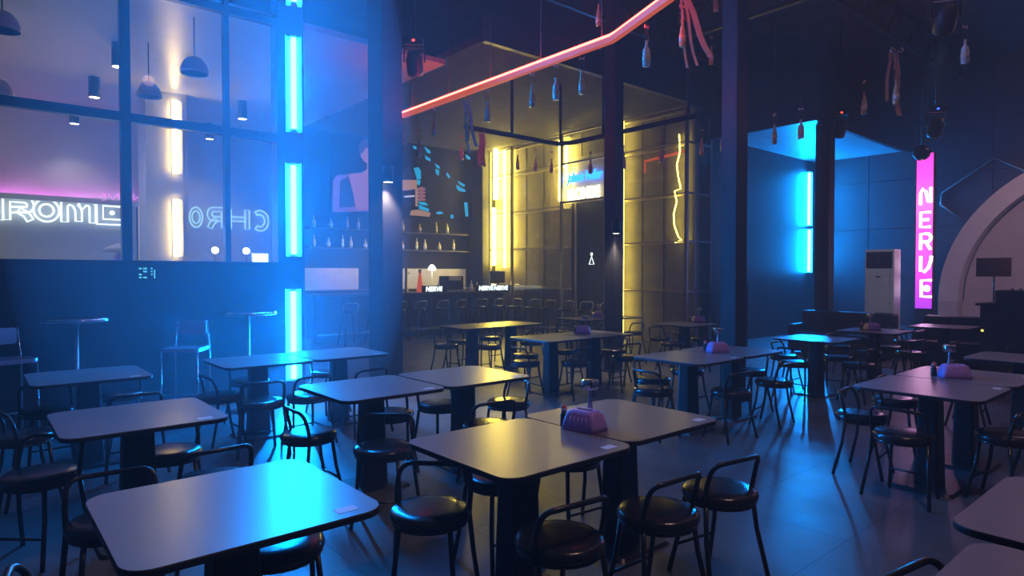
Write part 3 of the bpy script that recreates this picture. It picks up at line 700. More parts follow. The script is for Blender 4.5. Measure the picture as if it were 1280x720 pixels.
on_bar('beer_tap', 'pale tap tower standing on the bar near the broad column', 'tap', 508, [('tower', lathe_bm([(.07, 0), (.07, .03), (.04, .05), (.04, .62), (0, .64)], 14), M['alu']), ('spout', bx((-.015, -.14, .48), (.015, 0, .51)), M['chrome'])])
on_bar('coffee_machine', 'dark coffee machine with a pale front on the bar', 'coffee machine', 566, [('body', bx((-.28, -.1, 0), (.28, .25, .42)), M['gear']), ('front_plate', bx((-.2, -.115, .3), (.2, -.1, .4)), M['white']), ('tray', bx((-.26, -.18, 0), (.26, -.1, .05)), M['alu'])])
on_bar('monitor', 'dark monitor seen before the bright yellow strip on the bar', 'monitor', 625, [('stand', bx((-.04, -.03, 0), (.04, .03, .25)), M['gear']), ('screen', bx((-.26, -.03, .22), (.26, .02, .56)), M['gear'])])
on_bar('table_lamp', 'small glowing warm lamp at the right of the bar', 'lamp', 617, [('base', lathe_bm([(.05, 0), (.05, .02), (.01, .03), (.01, .1)], 10), M['alu']), ('shade', lathe_bm([(.09, .08), (.06, .18), (0, .18)], 12), M['warm'])])
for i, px in enumerate((549, 573, 580, 590, 597)):
    a = at_y(px, 352, BY + .3)
    place(BPR[i % 3], (a.x, BY + .33, 1.14), i, 'bottle standing on the bar counter, %s from the left' % ORD[i], 'bottles on the bar counter')

# ------------------------------------------------------------------ tables
def top_bm(w, d):
    bm = new(); prism(bm, rrect(w - .004, d - .004, .09, 7), .737, .752); return bm
def make_table(w=.84, d=.84):
    t = thing('dining_table', 't', 'table')
    o = obj('tabletop', top_bm(w, d), M['top'], t)
    bm = new(); prism(bm, rrect(w, d, .092, 7), .727, .747); obj('edge_band', bm, M['edge'], t)
    bm = new(); prism(bm, rrect(.20, .16, .02, 3), .02, .712, poly1=rrect(.16, .13, .02, 3)); obj('pedestal', bm, M['leg'], t)
    bm = new(); prism(bm, rrect(.46, .42, .04, 4), 0, .02, poly1=rrect(.43, .39, .04, 4)); obj('base_plate', bm, M['leg'], t)
    bm = new(); prism(bm, rrect(.34, .30, .02, 3), .70, .727); obj('mounting_plate', bm, M['leg'], t)
    bm = new(); box(bm, (w / 2 - .17, -d / 2 + .05, .7521), (w / 2 - .09, -d / 2 + .10, .7532), None); obj('number_sticker', bm, M['sticker'], o)
    return t
TAB = make_table()
TABLES = [  # x0, y0 , label, group
    ('A', .32, 2.06, 'nearest left table, its right corner washed bright cyan'),
    ('B', .35, 3.97, 'second table from the front on the left, gold patch at its right'),
    ('C', .35, 6.03, 'third table from the front on the left, nearest the parapet'),
    ('D1', 1.77, 6.05, 'table in line with the lowest cyan tube, left half of its pair'),
    ('D2', 2.63, 6.07, 'table right of the lowest cyan tube, right half of its pair'),
    ('E1', 1.90, 3.95, 'bare grey table behind the lilac napkin box pair, left half'),
    ('E2', 2.76, 3.95, 'bare grey table with a yellow-lit right end, right half of its pair'),
    ('F1', 1.68, 2.00, 'central front table with golden sheen, left of the biggest napkin box'),
    ('F2', 2.53, 2.05, 'central front table with the biggest napkin box, reddish right half'),
    ('G1', 5.58, 5.82, 'table with a napkin box before the slim column, left half'),
    ('G2', 6.44, 5.82, 'table reaching behind the slim column, right half of its pair'),
    ('H1', 5.92, 8.05, 'yellow-lit table before the bar, left half of its pair'),
    ('H2', 6.78, 8.07, 'yellow-lit table before the bar, right half of its pair'),
    ('I1', 8.70, 8.10, 'farthest table before the toilet doorway, left half of its pair'),
    ('I2', 9.56, 8.08, 'farthest table before the toilet doorway, right half of its pair'),
    ('J1', 5.24, 3.42, 'table right of the slim column with a napkin box, left half'),
    ('J2', 6.10, 3.44, 'table right of the slim column, dark blue right half'),
    ('K', 9.00, 6.05, 'small table with a napkin box below the right end of the cladding'),
    ('L', 8.20, 3.44, 'table glowing bright cyan under the far cyan tubes'),
    ('M1', 10.05, 3.40, 'far table with a napkin box before the air conditioner'),
    ('N', 11.8, 2.98, 'far table lit pink below the vertical pink sign'),
    ('O1', 5.12, 1.20, 'right-hand table with a strong pink reflection, left half'),
    ('O2', 5.98, 1.19, 'right-hand table beside the frame edge, right half of the pink pair'),
    ('P1', 7.74, 1.16, 'dim table behind the pink-lit pair at the right edge'),
    ('P2', 10.0, 1.10, 'dim small table farthest at the right edge'),
    ('Q1', 2.53, -.15, 'dark corner table at the lower right, farther of two'),
    ('Q2', 1.62, -.25, 'dark corner table at the lower right, nearer of two'),
]
TPOS = {}
for key, x, y, lab in TABLES:
    TPOS[key] = (x + .42, y + .42)
    place(TAB, (x + .42, y + .42, 0), 0, lab, 'grey laminate dining tables')

# ------------------------------------------------------------------ stools
def make_stool():
    t = thing('dining_stool', 's', 'stool')
    bm = new(); lathe(bm, [(0, .425), (.165, .425), (.187, .434), (.195, .452), (.191, .472), (.174, .484), (.12, .489), (0, .490)], 28); obj('seat', bm, M['vinyl'], t)
    bm = new(); tube(bm, [(.175 * math.cos(a * 2 * PI / 24), .175 * math.sin(a * 2 * PI / 24), .425) for a in range(24)], .011, 6, True); obj('seat_ring', bm, M['stoolmetal'], t)
    # hoop: the rear legs run on upward and bend over into a low back (back faces -y)
    hw, hy, hz = .180, -.075, .655
    pts = [(-hw, hy + .02, .43), (-hw - .004, hy, .54)]
    for k in range(6): pts.append((-hw + .055 - .055 * math.cos(k * PI / 10), hy - .055 * (.3 + .7 * k / 5), hz - .055 + .055 * math.sin(k * PI / 10)))
    full = pts + [(-x, y, z) for x, y, z in pts[::-1]]
    bm = new(); tube(bm, full, .0125, 8); obj('back_hoop', bm, M['stoolmetal'], t)
    for sx, sy in ((-1, -1), (1, -1), (-1, 1), (1, 1)):
        x0, y0 = (hw, -.065) if sy < 0 else (.12, .125)
        bm = new(); tube(bm, [(sx * x0, y0, .43), (sx * (x0 + .015), y0 + sy * .02, .25), (sx * (x0 + .04), y0 + sy * .075, .002)], .0125, 8); obj('leg', bm, M['stoolmetal'], t)
    bm = new()
    tube(bm, [(-.145, .155, .16), (.145, .155, .16)], .008, 6)
    obj('stretcher', bm, M['stoolmetal'], t)
    return t
STOOL = make_stool()
ROT = {'V': PI - YAW, 'N': 0, 'F': PI, 'L': -PI / 2, 'R': PI / 2}   # N: back towards -y
SHORT = dict(A='nearest left table', B='second left table', C='third left table', D1='tube-side pair, left table', D2='tube-side pair, right table', E1='bare middle pair, left table', E2='bare middle pair, right table',
             F1='golden central table', F2='reddish central table', G1='slim-column pair, left table', G2='slim-column pair, right table', H1='left yellow-lit table by the bar', H2='right yellow-lit table by the bar',
             I1='left farthest doorway table', I2='right farthest doorway table', J1='right-middle pair, left table', J2='right-middle pair, right table', K='small cladding-end table', L='bright cyan far table', M1='table before the air conditioner',
             N='pink-lit far table', O1='pink-lit pair, left table', O2='pink-lit pair, right table', P1='dim right-edge table', P2='farthest right-edge table', Q1='farther lower-right table', Q2='nearer lower-right table')
SIDE = {'V': 'left end', 'N': 'near right side', 'F': 'far side', 'L': 'left end', 'R': 'right end'}
CUST = [('A', .98, 2.68, 'F'), ('A', .50, 3.42, 'F'), ('A', .20, 2.45, 'L'),
        ('B', .30, 4.48, 'V'), ('B', .97, 4.52, 'F'), ('B', 1.02, 3.76, 'N'),
        ('C', .28, 5.66, 'L'), ('C', .50, 6.62, 'F'), ('C', 1.10, 7.05, 'F'), ('C', 1.0, 5.85, 'N'),
        ('D1', 1.78, 6.34, 'L'), ('D1', 1.98, 5.78, 'N'), ('D1', 2.42, 5.80, 'N'), ('D1', 2.3, 7.05, 'F'), ('D2', 3.2, 7.05, 'F'), ('D2', 3.05, 5.85, 'N'),
        ('E1', 2.06, 3.72, 'V'), ('E1', 1.84, 4.40, 'L'), ('E1', 2.62, 4.62, 'F'), ('E2', 3.14, 4.66, 'F'), ('E2', 2.98, 3.78, 'N'), ('E2', 3.66, 4.35, 'R'),
        ('F1', 1.68, 2.58, 'V'), ('F1', 1.92, 1.94, 'N'), ('F2', 2.50, 1.86, 'N'), ('F2', 3.00, 1.84, 'N'), ('F1', 2.26, 2.76, 'F'), ('F2', 2.86, 2.80, 'F'),
        ('J1', 5.16, 3.9, 'L'), ('O1', 5.06, 1.65, 'L'), ('Q2', 2.26, .60, 'F')]
for key in ('G1', 'G2', 'H1', 'H2', 'I1', 'I2', 'J1', 'J2', 'K', 'L', 'M1', 'N', 'O1', 'O2', 'P1', 'P2'):
    cx, cyv = TPOS[key]
    jx = random.uniform(-.06, .06)
    if key != 'N': CUST.append((key, cx + jx, cyv - .50 + random.uniform(-.06, .05), 'N'))
    if True: CUST.append((key, cx - jx, cyv + .50 + random.uniform(-.05, .06), 'F'))
    if key in ('G1', 'H1', 'I1', 'K', 'L', 'M1'): CUST.append((key, cx - .5, cyv + random.uniform(-.1, .1), 'L'))
    if key in ('G2', 'J2', 'L', 'K', 'M1'): CUST.append((key, cx + .5, cyv + random.uniform(-.1, .1), 'R'))
cnt = {}
for key, x, y, s in CUST: cnt[(key, s)] = cnt.get((key, s), 0) + 1
seen = {}
for key, x, y, s in CUST:
    seen[(key, s)] = seen.get((key, s), 0) + 1
    extra = '' if cnt[(key, s)] == 1 else (', left one' if seen[(key, s)] == 1 else ', right one')
    if key == 'A' and s == 'F': extra = ', tucked under' if seen[(key, s)] == 1 else ', pulled out'
    place(STOOL, (x, y, 0), ROT[s] + random.uniform(-.16, .16), 'black stool, %s of the %s%s' % (SIDE[s], SHORT[key], extra), 'black round stools around the tables')

# ------------------------------------------------------------------ napkin boxes, chrome stands, shakers
def make_box():
    t = thing('napkin_box', 'n', 'napkin box')
    bm = new()
    secs = [(.0, .215, .15, .02), (.03, .215, .15, .025), (.09, .185, .125, .03), (.105, .165, .105, .035), (.112, .13, .08, .03)]
    prev = None
    for z, w, d, r in secs:
        ring = [bm.verts.new((x, y, z)) for x, y in rrect(w, d, r, 5)]
        if prev:
            n = len(ring)
            for k in range(n): f = bm.faces.new((prev[k], prev[(k + 1) % n], ring[(k + 1) % n], ring[k])); f.smooth = True
        else: bm.faces.new(ring[::-1])
        prev = ring
    bm.faces.new(prev); obj('box_shell', bm, M['tissue'], t)
    bm = new(); prism(bm, rrect(.10, .032, .015, 4), .1122, .1135); sl_ = obj('slot', bm, M['hole'], t)
    bm = new(); box(bm, (-.03, -.01, .1136), (.03, -.004, .1165)); obj('tissue', bm, M['white'], sl_)
    bm = new()
    for k in range(5): tube(bm, [(-.06 + k * .03, -.0745, .02), (-.045 + k * .024, -.066, .08)], .003, 5)
    obj('embossing', bm, M['tissue'], t); return t
def make_stand():
    t = thing('table_stand', 's', 'table stand')
    bm = new(); lathe(bm, [(0, 0), (.034, 0), (.034, .008), (.020, .03), (.012, .12), (.009, .18), (.009, .20), (0, .20)], 16); obj('stem', bm, M['stem'], t)
    bm = new(); lathe(bm, [(0, .20), (.044, .20), (.048, .204), (.048, .250), (.044, .254), (0, .254)], 22); dm_ = obj('drum', bm, M['chrome'], t)
    bm = new(); box(bm, (-.003, -.0492, .21), (.003, -.0475, .246)); obj('seam', bm, M['hole'], dm_); return t
def make_shaker():
    t = thing('sauce_shaker', 's', 'shaker')
    bm = new(); lathe(bm, [(0, 0), (.021, 0), (.022, .005), (.022, .06), (.015, .08), (0, .08)], 14); obj('body', bm, M['gear'], t)
    bm = new(); lathe(bm, [(.014, .08), (.017, .085), (.017, .10), (.010, .115), (0, .118)], 14); cp_ = obj('cap', bm, M['red'], t)
    bm = new(); lathe(bm, [(.0171, .088), (.0171, .097)], 14); obj('cap_band', bm, M['white'], cp_); return t
NB, ST, SH = make_box(), make_stand(), make_shaker()
for px, py, rz, w in ((731, 537, -1.42, 'the central front table'), (897, 440, -.55, 'the right-middle pair'), (1193, 472, -.95, 'the pink-lit right-hand table'), (729, 417, -.95, 'the slim-column pair'), (747, 397, -.55, 'the farthest doorway table'), (873, 403, -.55, 'the small cladding-end table'), (1090, 413, -.6, 'the air conditioner side table')):
    p = at_z(px, py, .752)
    place(NB, (p.x, p.y, .752), rz, 'lilac rounded napkin box on ' + w, 'lilac napkin boxes')
    off = (_r * .045 + Vector((_f.x, _f.y, 0)) * .13); q = p + off
    place(ST, (q.x, q.y, .752), -YAW, 'chrome drum on a slim stem behind the napkin box on ' + w, 'chrome drum stands')
    off = (_r * -.105 + Vector((_f.x, _f.y, 0)) * .10); q = p + off
    place(SH, (q.x, q.y, .752), 0, 'small dark shaker with red cap beside the napkin box on ' + w, 'dark shakers')

# ------------------------------------------------------------------ tall round tables and metal chairs by the parapet
def make_high():
    t = thing('high_table', 'h', 'high table')
    bm = new(); lathe(bm, [(0, 1.125), (.30, 1.125), (.315, 1.13), (.315, 1.16), (.305, 1.165), (0, 1.165)], 28); obj('tabletop', bm, M['chrome'], t)
    bm = new(); lathe(bm, [(0, 0), (.22, 0), (.22, .012), (.03, .03), (.022, .05), (.022, 1.125), (0, 1.125)], 20); obj('pedestal', bm, M['alu'], t)
    return t
HT = make_high()
for px, y, w in ((95, 7.72, 'before the parapet at far left'), (310, 7.75, 'left of the cyan tubes')):
    p = at_y(px, 398, y); place(HT, (p.x, y, 0), 0, 'round high table with shiny rim on a thin pole, ' + w, 'round high tables')
def make_high_chair():
    t = thing('bar_chair', 'c', 'bar chair')
    bm = new(); prism(bm, rrect(.40, .38, .05, 4), .76, .80); obj('seat', bm, M['stem'], t)
    bm = new(); prism(bm, rrect(.30, .16, .03, 4), -.015, .015, Matrix.Translation((0, .2, 1.0)) @ Matrix.Rotation(PI / 2, 4, 'X')); obj('backrest', bm, M['stem'], t)
    for sx in (-1, 1):
        bm = new(); tube(bm, [(sx * .19, .19, 0), (sx * .185, .19, .78), (sx * .16, .2, 1.08)], .011, 6); obj('leg', bm, M['chrome'], t)
        bm = new(); tube(bm, [(sx * .19, -.18, 0), (sx * .185, -.17, .77)], .011, 6); obj('leg', bm, M['chrome'], t)
    bm = new(); tube(bm, [(-.188, -.175, .3), (.188, -.175, .3)], .009, 6); obj('footrest', bm, M['chrome'], t); return t
BC = make_high_chair()
for px, y, r, w in ((232, 7.72, -.6, 'between the two round high tables'), (8, 7.75, .3, 'at the far left frame edge')):
    p = at_y(px, 430, y); place(BC, (p.x, y, 0), r, 'pale bar chair with metal legs before the parapet, ' + w, 'pale bar chairs')

# ------------------------------------------------------------------ bar stools
def make_bar_stool():
    t = thing('bar_stool', 'b', 'bar stool')
    bm = new(); lathe(bm, [(0, .72), (.16, .72), (.18, .735), (.178, .76), (.15, .77), (0, .772)], 22); obj('seat', bm, M['vinyl'], t)
    for sx in (-1, 1):
        for sy in (-1, 1):
            bm = new(); tube(bm, [(sx * .11, sy * .11, .72), (sx * .2, sy * .2, 0)], .012, 6); obj('leg', bm, M['stoolmetal'], t)
    bm = new(); tube(bm, [(.165, -.165, .28), (-.165, -.165, .28), (-.165, .165, .28), (.165, .165, .28)], .009, 6, True); obj('footrest', bm, M['alu'], t)
    bm = new(); tube(bm, [(-.17, -.06, .74), (-.18, -.1, .90), (-.13, -.14, .95), (.13, -.14, .95), (.18, -.1, .90), (.17, -.06, .74)], .012, 6); obj('back_hoop', bm, M['alu'], t)
    return t
BS = make_bar_stool()
for i in range(8):
    place(BS, (6.6 + i * .62, 13.45 + random.uniform(-.08, .08), 0), random.uniform(-.2, .2), 'tall bar stool along the bar front, %s from the left' % ORD[i], 'bar stools along the bar')
for i in range(6):
    place(BS, (11.1 + random.uniform(-.06, .06), 12.9 - i * .62, 0), PI / 2 + random.uniform(-.2, .2), 'tall bar stool before the cladding left of the slim column, %s from the bar' % ORD[i], 'bar stools before the cladding')

# ------------------------------------------------------------------ stage side
struct('floor_stage', bx((13.6, -2.9, 0), (X1, 6.0, .30)), M['stage'], 'low dark stage at the right', 'stage')
AX = 17.2
cc = Vector((AX, 1.62, 1.0)); R0 = 3.22; R1 = 2.84
def ring_bm(ra, rb, x0, x1, n=64):
    bm = new()
    P = []
    for k in range(n + 1):
        a = PI * k / n; P.append((math.cos(a), math.sin(a)))
    V = [[bm.verts.new((x, r * c, r * s)) for c, s in P] for x, r in ((x0, ra), (x0, rb), (x1, rb), (x1, ra))]
    for i in range(4):
        A_, B_ = V[i], V[(i + 1) % 4]
        for k in range(n): bm.faces.new((A_[k], A_[k + 1], B_[k + 1], B_[k]))
    bm.faces.new([v[0] for v in V]); bm.faces.new([v[-1] for v in V][::-1]); return bm
ar = thing('stage_arch', 'large pale round arch on the stage at the right', 'arch', (AX, cc.y, .30))
zc = max(.0, cc.z - .30)
o = obj('arch_rim', ring_bm(R0, R1, -.25, .25), M['arch'], ar); o.location.z = zc
bm = new(); prism(bm, [(R1 * .99 * math.cos(PI * k / 48), R1 * .99 * math.sin(PI * k / 48)) for k in range(49)], .1, .2, Matrix(((0, 0, 1, 0), (1, 0, 0, 0), (0, 1, 0, 0), (0, 0, 0, 1))))
o = obj('back_panel', bm, M['archin'], ar); o.location.z = zc
bm = new(); box(bm, (-.25, -R0, 0), (.25, -R1, zc)); box(bm, (-.25, R1, 0), (.25, R0, zc)); box(bm, (.1, -R1, 0), (.2, R1, zc)); obj('plinth', bm, M['archin'], ar)
# thin hexagon line on the dark wall
hx = [at_x(px, py, X1 - .05) for px, py in ((1202, 274), (1176, 256), (1177, 242), (1243, 197), (1278, 212), (1300, 240))]
bm = new(); tube(bm, hx, .025, 6); tag(obj('hexagon_trim', bm, M['alu']), 'thin pale hexagon outline on the dark wall above the arch', 'wall trim')
# vertical sign
SX = 14.9
a = at_x(1145, 385, SX); b = at_x(1168, 191, SX); w = abs(a.y - b.y)
vs = thing('light_box_sign', 'tall vertical pink and purple lit sign on the stage', 'sign', (SX, (a.y + b.y) / 2, .30))
zb_, zt_ = a.z - .30, b.z - .30
obj('face', bx((-.06, -w / 2, zb_), (-.04, w / 2, zt_)), ramp_glow('sign_face_light', [(0, (.26, .03, .55)), (.18, (.45, .04, .65)), (.34, (.75, .07, .50)), (.5, (.85, .07, .48)), (.68, (.95, .13, .58)), (.85, (1., .06, .55)), (1, (.70, .04, .42))], 2.3), vs)
obj('case', bx((-.04, -w / 2 - .02, 0), (.08, w / 2 + .02, zt_ + .02)), M['gear'], vs)
for ch, yt, yb in (('N', 234, 256), ('e', 265, 284), ('r', 292, 312), ('V', 320, 340), ('E', 349, 372)):
    p1 = at_x(1150, yb, SX - .09); p2 = at_x(1164, yt, SX - .09)
    if ch == 'V':   # open curved V
        bmv = new(); ww = p1.y - p2.y; hh = p2.z - p1.z
        tube(bmv, [(0, -x * ww, z * hh) for x, z in [(.05, 1), (.05, .05), (.35, 0), (.75, .25), (.95, .7), (1, 1)]], .028, 6)
    elif ch == 'N':
        bmv = new(); ww = p1.y - p2.y; hh = p2.z - p1.z
        tube(bmv, [(0, -x * ww, z * hh) for x, z in [(.05, 0), (.05, .7), (.25, .95), (.5, .8), (.75, .15), (.95, .1), (.95, 1)]], .028, 6)
    else: bmv = letter_bm(ch, p1.y - p2.y, p2.z - p1.z, .028, 0, False, 'x')
    o = obj('letter', bmv, M['nerveletter'], vs); o.location = (-.085, p1.y - vs.location.y, p1.z - .30)
# air conditioner
p = at_x(1103, 343, 14.0)
ac = thing('air_conditioner', 'white floor-standing air conditioner on the stage beside the pink sign', 'air conditioner', (p.x, p.y, .30), -1.58)
ztop = at_x(1103, 312, 14.0).z - .30
obj('body', bx((-.27, -.17, 0), (.27, .19, ztop)), M['white'], ac, .015)
bm = new()
for k in range(7): box(bm, (-.23, -.183, ztop - .36 + k * .045), (-.015, -.172, ztop - .335 + k * .045)); box(bm, (.015, -.183, ztop - .36 + k * .045), (.23, -.172, ztop - .335 + k * .045))
ol_ = obj('outlet', bx((-.24, -.174, ztop - .38), (.24, -.165, ztop - .05)), M['greydark'], ac); obj('louvres', bm, M['steel'], ol_)
obj('badge', bx((-.06, -.176, ztop - .56), (.03, -.17, ztop - .53)), M['greydark'], ac)
obj('seam', bx((.20, -.176, .2), (.205, -.17, ztop - .42)), M['chrome'], ac)
# sofas
def sofa(loc, rz, L, label):
    t = thing('sofa', label, 'sofa', loc, rz, 'black sofas by the stage')
    obj('base', bx((-L / 2, -.4, .06), (L / 2, .4, .28)), M['sofa'], t, .03)
    n = max(2, int(L / .7))
    for i in range(n):
        x = -L / 2 + .14 + i * (L - .28) / n; obj('cushion', bx((x + .005, -.4, .28), (x + (L - .28) / n - .005, .2, .45)), M['sofa'], t, .04)
    obj('backrest', bx((-L / 2, .2, .28), (L / 2, .4, .86)), M['sofa'], t, .05)
    for s_ in (-1, 1): obj('armrest', bx((s_ * L / 2 - (.14 if s_ > 0 else 0), -.4, .28), (s_ * L / 2 + (0 if s_ > 0 else .14), .2, .60)), M['sofa'], t, .04)
    for sx in (-1, 1):
        for sy in (-1, 1): obj('leg', bx((sx * (L / 2 - .08) - .025, sy * .33 - .025, 0), (sx * (L / 2 - .08) + .025, sy * .33 + .025, .06)), M['stoolmetal'], t)
p = at_z(1190, 420, .3); sofa((13.15, 3.35, 0), -PI / 2, 1.4, 'black sofa seen from behind below the arch')
sofa((13.15, 5.4, 0), -PI / 2, 1.8, 'black sofa seen from behind before the air conditioner')
# DJ desk at the right edge
p = at_x(1272, 400, 12.3)
dj = thing('mixing_desk', 'dark mixing desk with equipment at the right frame edge', 'desk', (12.3, p.y - .15, 0))
obj('desk', bx((-.35, -.75, 0), (.35, .55, 1.12)), M['gear'], dj, .01); obj('desk_top', bx((-.4, -.8, 1.12), (.4, .6, 1.16)), M['steel'], dj)
obj('indicator_lamp', bx((-.36, .50, .72), (-.35, .53, .75)), M['yelled'], dj)
cons = thing('mixer', 'black mixing console with small chrome knobs on the desk', 'mixer', (12.3, p.y - .15, 1.16))
obj('case', bx((-.3, -.7, 0), (.3, .38, .20)), M['gear'], cons, .02)
bm = new()
for i in range(9): lathe(bm, [(.018, 0), (.018, .03), (0, .03)], 8, (-.1, -.6 + i * .1, .2))
obj('knobs', bm, M['chrome'], cons)
p2 = at_x(1242, 334, 14.2); 
ms = thing('music_stand', 'brown music stand board in front of the pale arch', 'music stand', (14.2, p2.y, .30))
zb2 = p2.z - .30
obj('board', bx((-.015, -.26, zb2 - .17), (.015, .26, zb2 + .17)), M['brown'], ms)
bm = new(); tube(bm, [(0.03, 0, zb2), (0.03, 0, .3)], .015, 6); obj('pole', bm, M['steel'], ms)
bm = new()
for k in range(3): tube(bm, [(0.03, 0, .32), (.03 + .25 * math.cos(k * 2.1), .25 * math.sin(k * 2.1), .01)], .012, 6)
obj('tripod', bm, M['steel'], ms)
# globe and stage heads
p = at_x(1152, 191, 13.9)
gl = thing('hanging_globe', 'black glossy globe hanging in front of the pink sign', 'globe', p)
bm = new(); sphere(bm, (0, 0, 0), .15, n=20); obj('ball', bm, M['vinyl'], gl)
bm = new(); tube(bm, [(0, 0, .14), (0, 0, ZC - p.z)], .012, 6); obj('rod', bm, M['steel'], gl)
def head(px, py, x, rz, label, led):
    p = at_x(px, py, x); t = thing('stage_spotlight', label, 'stage light', p, rz, 'stage spotlights')
    bm = new(); mt = Matrix.Rotation(.6, 4, 'X'); 
    lathe(bm, [(0, -.18), (.11, -.18), (.12, -.12), (.12, .05), (.08, .16), (0, .17)], 18); bmesh.ops.transform(bm, matrix=mt, verts=bm.verts[:]); obj('lamp_head', bm, M['gear'], t)
    bm = new(); lathe(bm, [(0, -.184), (.09, -.184), (.09, -.181), (0, -.181)], 18); bmesh.ops.transform(bm, matrix=mt, verts=bm.verts[:]); obj('lens', bm, M['chrome'], t)
    bm = new(); tube(bm, [(-.15, 0, 0), (-.15, 0, .22), (.15, 0, .22), (.15, 0, 0)], .016, 6); obj('yoke', bm, M['steel'], t)
    obj('base_box', bx((-.13, -.1, .23), (.13, .1, .34)), M['gear'], t)
    obj('indicator_lamp', bx((-.02, -.105, .27), (.02, -.1, .30)), M[led], t)
    top = (4.75 if (p.x > 12.95 and p.y > 5.9) else ZC) - p.z
    bm = new(); tube(bm, [(0, 0, .33), (0, 0, top)], .015, 6); obj('hanger', bm, M['steel'], t)
head(518, 78, 5.0, -.7, 'dark stage spotlight with a red lamp above the broad column', 'redled')
head(1050, 160, 13.4, -.9, 'dark stage spotlight hanging before the blue soffit', 'redled')
head(1182, 22, 9.0, -1.0, 'dark stage spotlight with a blue lamp at the upper right', 'blueled')
head(1170, 158, 13.0, -1.0, 'dark stage spotlight with a blue lamp above the pink sign', 'blueled')
l = bpy.data.lights.new('ac_fill_beam', 'SPOT'); l.energy = 260; l.color = (.62, .78, 1.); l.spot_size = .5; l.spot_blend = .6; l.shadow_soft_size = .08  # beam added at a stage head to brighten the air conditioner
lo = bpy.data.objects.new('ac_fill_beam_lamp', l); C.objects.link(lo); lo.location = at_x(1182, 30, 9.0) - Vector((0, 0, .15))
lo.rotation_euler = (Vector((ac.location.x, ac.location.y, 1.2)) - Vector(lo.location)).to_track_quat('-Z', 'Y').to_euler()
# little cabinet with blue light
p = at_x(896, 358, 12.75)
bl = thing('amplifier', 'small dark cabinet with a blue light right of the cladding', 'amplifier', (13.2, 7.7, 0), -.9)
obj('case', bx((-.22, -.2, 0), (.22, .2, 1.42)), M['gear'], bl, .01)
obj('blue_lamp', bx((-.10, -.212, 1.24), (.06, -.2, 1.33)), M['blueled'], bl); obj('grille', bx((-.18, -.21, .1), (.18, -.2, 1.1)), M['greydark'], bl)

# ------------------------------------------------------------------ roof trusses
def truss(name, a, b, label, n=12, h=.55):
    a, b = Vector(a), Vector(b); t = thing(name, label, 'truss', a, 0, 'roof trusses'); d = b - a
    bm = new(); tube(bm, [(0, 0, 0), d], .05, 6); obj('bottom_chord', bm, M['steel'], t)
    bm = new(); tube(bm, [(0, 0, h), d + Vector((0, 0, h))], .05, 6); obj('top_chord', bm, M['steel'], t)
    bm = new()
    for k in range(n):
        p = d * (k / n); q = d * ((k + .5) / n); r = d * ((k + 1) / n)
        tube(bm, [p, q + Vector((0, 0, h))], .025, 5); tube(bm, [q + Vector((0, 0, h)), r], .025, 5)
    obj('web_bars', bm, M['steel'], t)
for y, w in ((1.5, 'nearest the camera'), (4.6, 'second from the camera'), (7.6, 'farthest, by the cladding')): truss('roof_truss', (X0, y, 6.08), (X1 if y < 5 else 12.6, y, 6.08), 'long black roof truss running left to right, ' + w, 20)
for x, w in ((6.0, 'left'), (10.2, 'right')): truss('roof_truss', (x, Y0, 5.98), (x, 8.0, 5.98), 'black roof truss running away from the camera, %s of two' % w, 12)

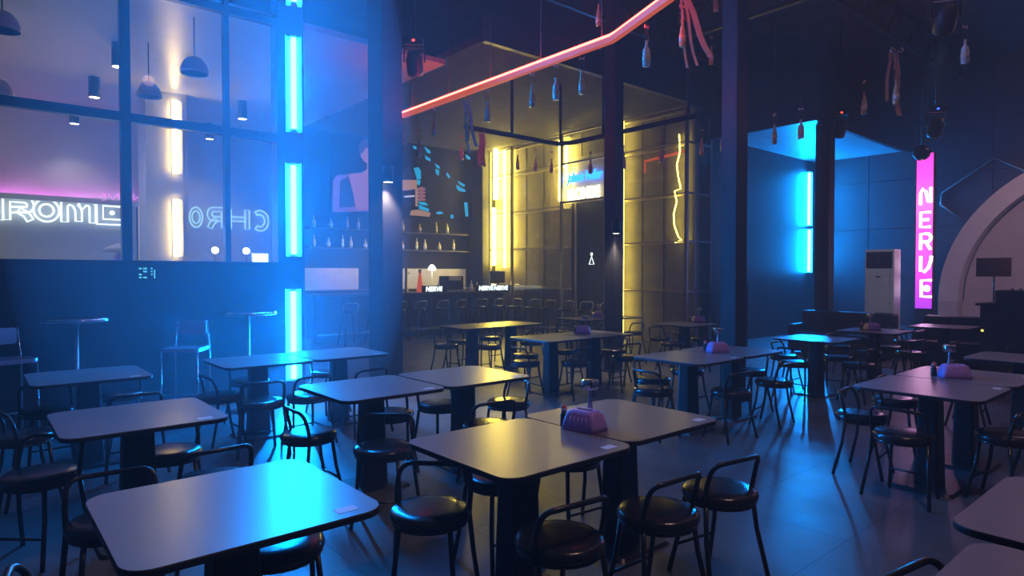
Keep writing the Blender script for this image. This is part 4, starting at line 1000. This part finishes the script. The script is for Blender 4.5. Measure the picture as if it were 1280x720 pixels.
# ------------------------------------------------------------------ added fill lamps for hall and stage, haze
l = bpy.data.lights.new('fill_spot', 'SPOT'); l.energy = 230; l.color = (1, .60, .52); l.spot_size = 2.7; l.spot_blend = .8; l.shadow_soft_size = .12  # unseen overhead fill lamp added to lift the tables
lo = bpy.data.objects.new('fill_spot_lamp', l); C.objects.link(lo); lo.location = (3.2, .2, 6.0)
area('fill_wash_right', (8.0, 1.5, 6.0), 3.0, 8, (.95, .55, .75))  # unseen fill lamp added above the right-hand tables
l = bpy.data.lights.new('arch_fill_spot', 'SPOT'); l.energy = 600; l.color = (1., .66, .74); l.spot_size = 1.0; l.spot_blend = .5; l.shadow_soft_size = .15  # lamp without a fixture, added to brighten the arch
lo = bpy.data.objects.new('arch_fill_spot_lamp', l); C.objects.link(lo); lo.location = (11.5, cc.y - 1.0, 5.7)
lo.rotation_euler = (Vector((AX, cc.y + .3, 1.7)) - Vector(lo.location)).to_track_quat('-Z', 'Y').to_euler()
area('stage_fill', (14.6, 1.6, 5.6), 2.0, 25, (1., .5, .72))  # unseen fill lamp added above the stage
wd = bpy.data.worlds.new('world'); SC.world = wd; wd.use_nodes = True
nt = wd.node_tree; bg = nt.nodes['Background']; bg.inputs[0].default_value = (0, 0, 0, 1); bg.inputs[1].default_value = 0
vol = nt.nodes.new('ShaderNodeVolumeScatter'); vol.inputs['Density'].default_value = .008; vol.inputs['Anisotropy'].default_value = .3
vol.inputs['Color'].default_value = (1, 1, 1, 1)
nt.links.new(vol.outputs[0], nt.nodes['World Output'].inputs['Volume'])
# denser smoke hanging around the big tubes
hm = bpy.data.materials.new('thick_haze'); hm.use_nodes = True; nt = hm.node_tree; nt.nodes.clear()
v = nt.nodes.new('ShaderNodeVolumeScatter'); v.inputs['Color'].default_value = (.55, .82, 1, 1); v.inputs['Density'].default_value = .038; v.inputs['Anisotropy'].default_value = .3  # scatter colour tinted blue to imitate stronger tube light
nt.links.new(v.outputs[0], nt.nodes.new('ShaderNodeOutputMaterial').inputs['Volume'])
bm = new(); bmesh.ops.create_icosphere(bm, subdivisions=4, radius=1, matrix=Matrix.Translation((2.05, 6.7, 2.6)) @ Matrix.Rotation(-.40, 4, 'Z') @ Matrix.Diagonal((1.75, 2.6, 3.9, 1)))
hz = obj('haze', bm, hm); tag(hz, 'thick blue-lit, blue-tinted haze hanging around the big cyan tubes on the left', 'haze', kind='stuff')

SC.view_settings.view_transform = 'Standard'; SC.view_settings.look = 'None'; SC.view_settings.gamma = 1; SC.view_settings.use_curve_mapping = False
SC.view_settings.exposure = 0
SC.cycles.use_denoising = True
SC.cycles.max_bounces = 6; SC.cycles.diffuse_bounces = 3; SC.cycles.glossy_bounces = 3; SC.cycles.transparent_max_bounces = 12; SC.cycles.volume_bounces = 0
SC.cycles.sample_clamp_indirect = 4; SC.cycles.caustics_reflective = False; SC.cycles.caustics_refractive = False
